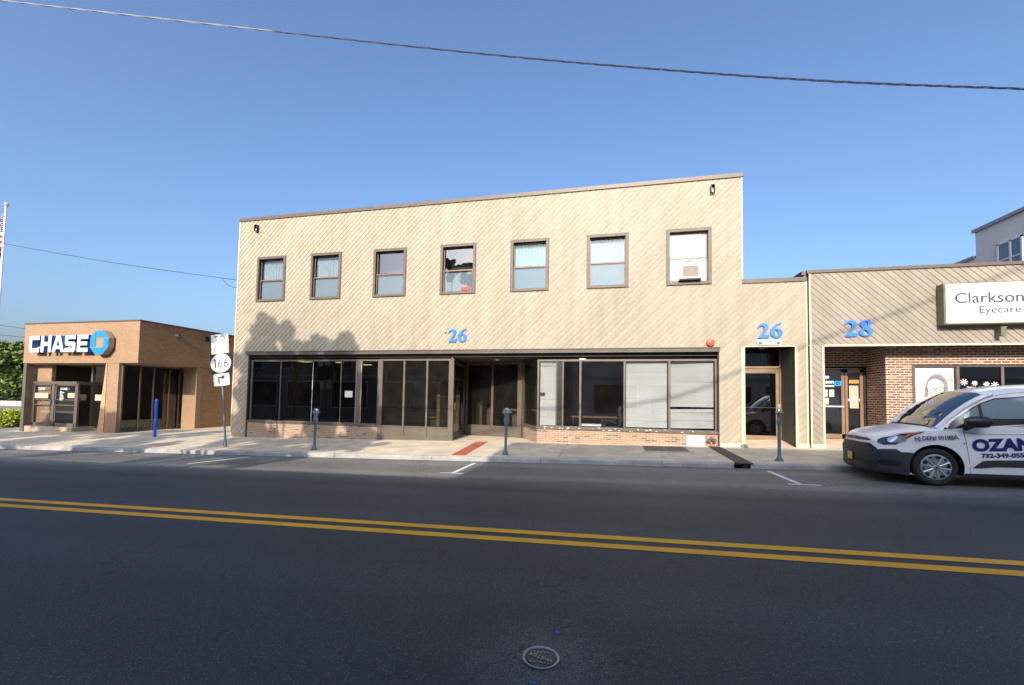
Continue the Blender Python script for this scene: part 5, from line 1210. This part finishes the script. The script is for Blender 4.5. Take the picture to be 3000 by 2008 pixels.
# bumper: from wheel arch round the nose
strip('bumper', [(I(.56), .20, .60), (I(.45), .20, .61), (I(.36), .19, .665), (I(.20), .19, .655), (I(.1), .18, .63), (I(.06), .18, .60), (NP, .18, .60)], .012, dk, nz=10)
mb = MB()
for far in (False, True):
    pg = [(.64, .60), (.50, .612), (.50, .20), (.556, .20), (.556, .36), (.572, .46), (.60, .545)]
    mb.add([W3((x, PL[I(x)][1]-.016, z), far) for x, z in pg], [tuple(range(7))])
split(mb.build('bumper_corner', dk, V))
strip('lower_grille', [(I(.14), .26, .36), (I(.08), .25, .40), (NP, .25, .40)], .018, M['black'], nz=3)
gr_ = strip('grille', [(I(.13), .62, .66), (I(.06), .60, .735), (NP, .60, .75)], .018, M['black'], nz=4)
mb = MB()
for k in range(5):
    z = .62+k*.03; q = [W3(shell(i, z, .026)) for i in range(I(.06), NP+1)]+[W3(shell(i, z, .026), True) for i in range(NP, I(.06)-1, -1)]
    mb.tube(q, .005, 5)
mb.build('grille_bars', simple('grille bar plastic', (.10, .105, .11), .4), gr_)
strip('upper_grille', [(I(.05), .80, .815), (I(.025), .79, .84), (NP, .785, .845)], .012, M['blackmetal'], nz=2)
mb = MB(); p = shell(NP, .815, .025); c_ = W3(p); mb.lathe([(0, -.012), (.055, -.010), (.062, 0)], (c_[0], c_[1], c_[2]), 24, .55, 'X', 1.25); mb.build('badge', simple('dark oval badge', (.07, .09, .13), .25, .3), V)
mb = MB(); p0 = shell(NP-3, .43, .03); c_ = W3(shell(NP, .44, .035)); mb.box(c_[0]-.004, c_[0]+.004, c_[1]-.10, c_[1]+.10, c_[2]-.075, c_[2]+.075); pt_ = mb.build('licence_plate', simple('straw yellow plate', (.62, .55, .18), .5, var=.1, scale=20), V)
# headlamps
hl = [(I(.80), 1.00, 1.004), (I(.74), .975, .998), (I(.62), .93, .98), (I(.46), .80, .955), (I(.36), .75, .915), (I(.22), .735, .88), (I(.15), .75, .855), (I(.11), .785, .83)]
h_ = strip('headlight', hl, .010, simple('headlamp housing', (.04, .045, .05), .2, coat=.8), nz=4)
h2 = strip('headlight_lens', [(I(.52), .82, .925), (I(.42), .785, .915), (I(.30), .785, .885), (I(.25), .80, .86)], .015, simple('headlamp reflector', (.60, .63, .66), .12, .7, var=.3, scale=35), par=h_)
h3 = strip('turn_signal', [(I(.72), .972, .99), (I(.60), .935, .965), (I(.52), .89, .935)], .015, simple('amber lens', (.75, .16, .05), .2), par=h_)
# fog lamp recess, mouldings
mb = MB()
for far in (False, True):
    c_ = [W3(shell(I(.30)+0, .37, .016), far)]
    r_ = []
    for i in range(I(.46), I(.14)+1):
        t_ = (PL[i][0]-.30)/.17; hh = .055*max(0, 1-t_*t_)**.5; r_.append([W3(shell(i, .40-hh, .018), far), W3(shell(i, .40+hh, .018), far)])
    mb.grid(r_)
split(mb.build('fog_lamp_recess', M['black'], V))
strip('side_moulding', [(I(1.50), .355, .36), (I(1.62), .365, .49), (I(1.72), .375, .505), (I(1.80), .39, .51), (I(2.6), .40, .535), (I(3.3), .41, .55)], .012, dk, nz=3)
strip('sill', [(I(1.36), .185, .255), (I(2.4), .19, .26), (I(3.45), .19, .27)], .008, dk, nz=3)
# arch lining and trim
mb = MB()
for wx in (.96, 3.92):
    for far in (False, True):
        ya = 0 if not far else 2*HW; s_ = 1 if not far else -1
        ring = []
        for k in range(25):
            a = R(-20+220*k/24); ring.append([(VX+wx+.404*math.cos(a), VY+ya+s_*dy, max(VG+.12, VG+.36+.022*(wx-.96)+.404*math.sin(a))) for dy in (.004, .30)])
        mb.grid(ring)
        mb.add([(VX+wx+.404*math.cos(R(15*k)), VY+ya+s_*.30, VG+.36+.404*math.sin(R(15*k))) for k in range(24)], [tuple(range(24))])
mb.build('wheel_arch_liner', M['black'], V)
# glass on the cabin side; y follows the leaning side surface
def sidept(x, z, o_=.004):
    p = RE[min(range(NR+1), key=lambda k: abs(RE[k][0]-x))]; b_ = beltp(x)
    s_ = (z-b_[2])/max(.02, (p[2]-b_[2])); d_ = b_[1]+(p[1]-b_[1])*max(-.1, min(1.1, s_))
    return (x, d_-o_, z)
def sidepanel(name, tab, mat, par=V, o_=.004, n=24):
    r_ = []
    for k in range(n+1):
        x = tab[0][0]+(tab[-1][0]-tab[0][0])*k/n; zb = interp([(a, b_) for a, b_, c_ in tab], x); zt = interp([(a, c_) for a, b_, c_ in tab], x)
        r_.append([sidept(x, zb+(zt-zb)*j/4, o_) for j in range(5)])
    mb = MB(); mb.grid([[W3(p) for p in q] for q in r_]); MB().grid([[W3(p, True) for p in q] for q in r_]).build(name, mat, par); return mb.build(name, mat, par)
def cz(x): return -.022*(x-.96)    # the measured window line already includes the slope
tb = [(1.05, 1.005, 1.02), (1.38, 1.075, 1.325), (1.64, 1.10, 1.53), (1.89, 1.115, 1.645), (2.34, 1.14, 1.69), (3.0, 1.18, 1.705), (3.6, 1.2, 1.70)]
tb = [(a, b_+cz(a)+.015, c_+cz(a)+.0) for a, b_, c_ in tb]
sidepanel('window_surround', tb, simple('gloss black trim', (.012, .012, .014), .15, coat=.8))
vg = simple('van side glass', (.10, .14, .165), .06, var=.35, scale=1.2, coat=1.)
def vglass():
    m, n, b = newmat('van glass'); b.inputs['Base Color'].default_value = (.015, .02, .022, 1); b.inputs['Roughness'].default_value = .02
    b.inputs['Specular IOR Level'].default_value = 1.; b.inputs['IOR'].default_value = 1.9; b.inputs['Coat Weight'].default_value = 1.; b.inputs['Coat IOR'].default_value = 1.8; return m
vg = vglass()
vg2 = simple('van glass with painted reflection', (.20, .27, .29), .06, var=.12, scale=1.5, coat=1.)  # pale base colour stands in for light reflected in the side windows
sidepanel('quarter_window', [(1.41, 1.20+cz(1.4), 1.30+cz(1.4)), (1.64, 1.22+cz(1.6), 1.50+cz(1.6))], vg2, o_=.009)
sidepanel('side_window', [(1.69, 1.27+cz(1.7), 1.53+cz(1.7)), (1.9, 1.275+cz(1.9), 1.62+cz(1.9)), (2.34, 1.285+cz(2.3), 1.665+cz(2.3)), (2.62, 1.29+cz(2.6), 1.675+cz(2.6))], vg2, o_=.009)
sidepanel('rear_side_window', [(2.74, 1.20+cz(2.7), 1.67+cz(2.7)), (3.5, 1.22+cz(3.5), 1.675+cz(3.5))], vg, o_=.009)
# windscreen
ws = []
for k in range(17):
    t_ = k/16; x = 1.06+(1.86-1.06)*t_; p = min(RE, key=lambda q: abs(q[0]-x)); r_ = []
    zb_ = p[2] if k else interp(ztopT, 1.06)+.02
    for j in range(21):
        u = -1+2*j/20; hw_ = HW-p[1]-.035
        r_.append((x-.15*(1-u*u), HW+u*hw_, p[2]+.005+.075*(1-abs(u)**3)*(1.-.0*t_)))
    ws.append(r_)
mb = MB(); mb.grid([[W3(p) for p in r_] for r_ in ws]); wsn = mb.build('windscreen', vg, V)
ap = MB()
for s_ in (0, 1):
    q = [W3((p[0]-.01, p[1]+.012, p[2]+.008), bool(s_)) for p in RE if 1.02 < p[0] < 1.92]; ap.tube(q, [.045]*(len(q)), 10)
split(ap.build('windscreen_pillar', vanwhite, V))
mb = MB(); r_ = ws[0]; mb.tube([W3((p[0]-.03, p[1], p[2]-.012)) for p in r_], .022, 6); mb.build('cowl', M['black'], V)
mb = MB(); mb.tube([W3((1.0, .35, 1.135)), W3((1.16, .75, 1.20)), W3((1.2, 1.05, 1.22))], .008, 5); mb.tube([W3((.98, 1.1, 1.16)), W3((1.16, 1.45, 1.19))], .008, 5); mb.build('wiper', M['black'], V)
mb = MB(); mb.tube([W3((2.10, HW, 1.84)), W3((2.32, HW, 2.0))], [.010, .004], 6); mb.build('aerial', M['black'], V)
# shut lines, handle, mirror, filler
mb = MB()
def sline(pts): mb.tube([W3((x, shell(I(x), z)[1]-.0005, z)) for x, z in pts], .0045, 5)
sline([(1.36, 1.06), (1.38, .95), (1.40, .80), (1.43, .50), (1.45, .27)]); sline([(2.66, 1.15), (2.66, .27)])
sline([(1.36, 1.0), (1.6, .965), (2.6, .985)])
mb.tube([W3(sidept(p[0], p[2]-.03, .003)) for p in RE if 1.3 < p[0] < 3.9], .004, 5)
mb.build('shut_line', simple('panel gap', (.10, .11, .12), .7), V)
mb = MB(); mb.tube([W3((rows[i][-1][0], rows[i][-1][1]+.012, rows[i][-1][2]+.004)) for i in range(I(.84), I(.30))], .004, 5); mb.build('hood_gap', simple('panel gap 2', (.10, .11, .12), .7), V)
mb = MB(); c_ = W3((2.30, -.03, .965)); mb.box(c_[0]-.08, c_[0]+.10, c_[1]-.01, c_[1]+.03, c_[2]-.015, c_[2]+.015); mb.build('door_handle', M['black'], V, bevel=.008)
mi = MB()
mi.lathe([(0, -.19), (.06, -.185), (.095, -.12), (.105, 0), (.10, .12), (.06, .185), (0, .19)], W3((1.48, -.17, 1.20)), 20, 1., 'X', .75); mo = mi.build('wing_mirror', simple('mirror shell', (.02, .022, .025), .35, var=.1), V)
mb = MB(); mb.tube([W3((1.40, .03, 1.07)), W3((1.44, -.10, 1.13))], .045, 8); mb.build('mirror_arm', M['black'], mo)
mb = MB(); c_ = W3((1.37, .0, .80)); mb.lathe([(0, -.01), (.014, -.008), (.016, 0)], c_, 14, 1, 'Y'); mb.build('side_marker', simple('brown marker', (.3, .18, .1), .4), V)
# wheels
def wheel(x, far, lab_=None):
    s_ = 1 if not far else -1; y0 = VY+(.03 if not far else 2*HW-.03); c_ = (VX+x, y0, VG+.345+.02*(x-.96)*0+ (road_z(VX+x, 9.5)-VG)*0)
    mb = MB(); mb.lathe([(.235, s_*.02), (.25, s_*.005), (.30, s_*-.005), (.330, s_*.012), (.345, s_*.035), (.345, s_*.175), (.33, s_*.2), (.24, s_*.2)], c_, 48, 1, 'Y')
    w_ = mb.build('wheel', simple('tyre rubber', (.028, .028, .03), .85, var=.15, scale=30), V)
    mb = MB(); mb.lathe([(0, s_*.0), (.04, s_*.0), (.05, s_*.012), (.12, s_*.002), (.19, s_*.0), (.222, s_*-.004), (.236, s_*.002), (.238, s_*.02), (.2, s_*.06), (0, s_*.06)], c_, 60, 1, 'Y')
    hc = mb.build('hubcap', simple('silver hubcap', (.44, .46, .49), .32, .55, var=.08, scale=10), w_)
    mb = MB()
    for k in range(10):
        a = 2*math.pi*k/10+.15; ca, sa = math.cos(a), math.sin(a)
        pts = [(.145, 0), (.17, -.032), (.198, -.045), (.211, -.03), (.213, 0), (.211, .03), (.198, .045), (.17, .032)]
        if k % 2: pts = [(.172, 0), (.185, -.02), (.203, -.036), (.212, 0), (.203, .036), (.185, .02)]
        mb.add([(c_[0]+p[0]*ca-p[1]*sa, y0-s_*.0075, c_[2]+p[0]*sa+p[1]*ca) for p in pts], [tuple(range(len(pts)))])
    mb.build('hubcap_opening', M['black'], hc)
    mb = MB()
    for k in range(10):
        a = 2*math.pi*(k+.5)/10+.15; mb.tube([(c_[0]+r__*math.cos(a), y0-s_*(.004+h__), c_[2]+r__*math.sin(a)) for r__, h__ in ((.05, .004), (.13, .006), (.215, .006))], [.010, .008, .012], 6)
    mb.lathe([(0, s_*-.022), (.030, s_*-.02), (.038, s_*-.008), (.040, 0)], c_, 24, 1, 'Y'); mb.build('hubcap_spokes', simple('bright hubcap', (.60, .62, .64), .25, .5, var=.06), hc)
    mb = MB(); mb.lathe([(0, s_*-.024), (.02, s_*-.0235)], c_, 20, 1, 'Y'); mb.build('hub_badge', simple('navy badge', (.02, .03, .10), .3), hc)
for x in (.96, 3.92): wheel(x, False); wheel(x, True)
# lettering
navy = simple('navy vinyl lettering', (.02, .025, .16), .4, var=.05)
th = R(4.3); BS = ((math.cos(th), 0, math.sin(th)), (-math.sin(th), 0, math.cos(th)), (0, -1, 0))
BSn = ((math.cos(R(4.5)), 0.0, math.sin(R(4.5))), (-math.sin(R(4.5)), 0, math.cos(R(4.5))), (0, -1, 0))
mb = MB(); place(mb, text2d('OZANE', .285, .001, .015, 'LEFT', 1.02), (6.50, VY-.004, .752), BS); mb.build('lettering', navy, V, fix=False)
mb = MB(); place(mb, text2d('732-349-0550', .103, .001, .005, 'LEFT', 1.12), (6.62, VY-.004, .578), BS); mb.build('lettering', navy, V, fix=False)
mb = MB(); place(mb, text2d('NJ DEP# 90198', .105, .003, .0025, 'LEFT', .86), (5.64, VY-.022, .848), BSn); place(mb, text2d('A', .125, .003, .0, 'LEFT', 1.1), (6.215, VY-.012, .892), BSn); mb.build('lettering', simple('grey blue vinyl lettering', (.06, .075, .16), .4), V, fix=False)
V.rotation_euler = (0, 0, R(-5)); V.location = (VX+1+.081, VY+.93-.007, VG)
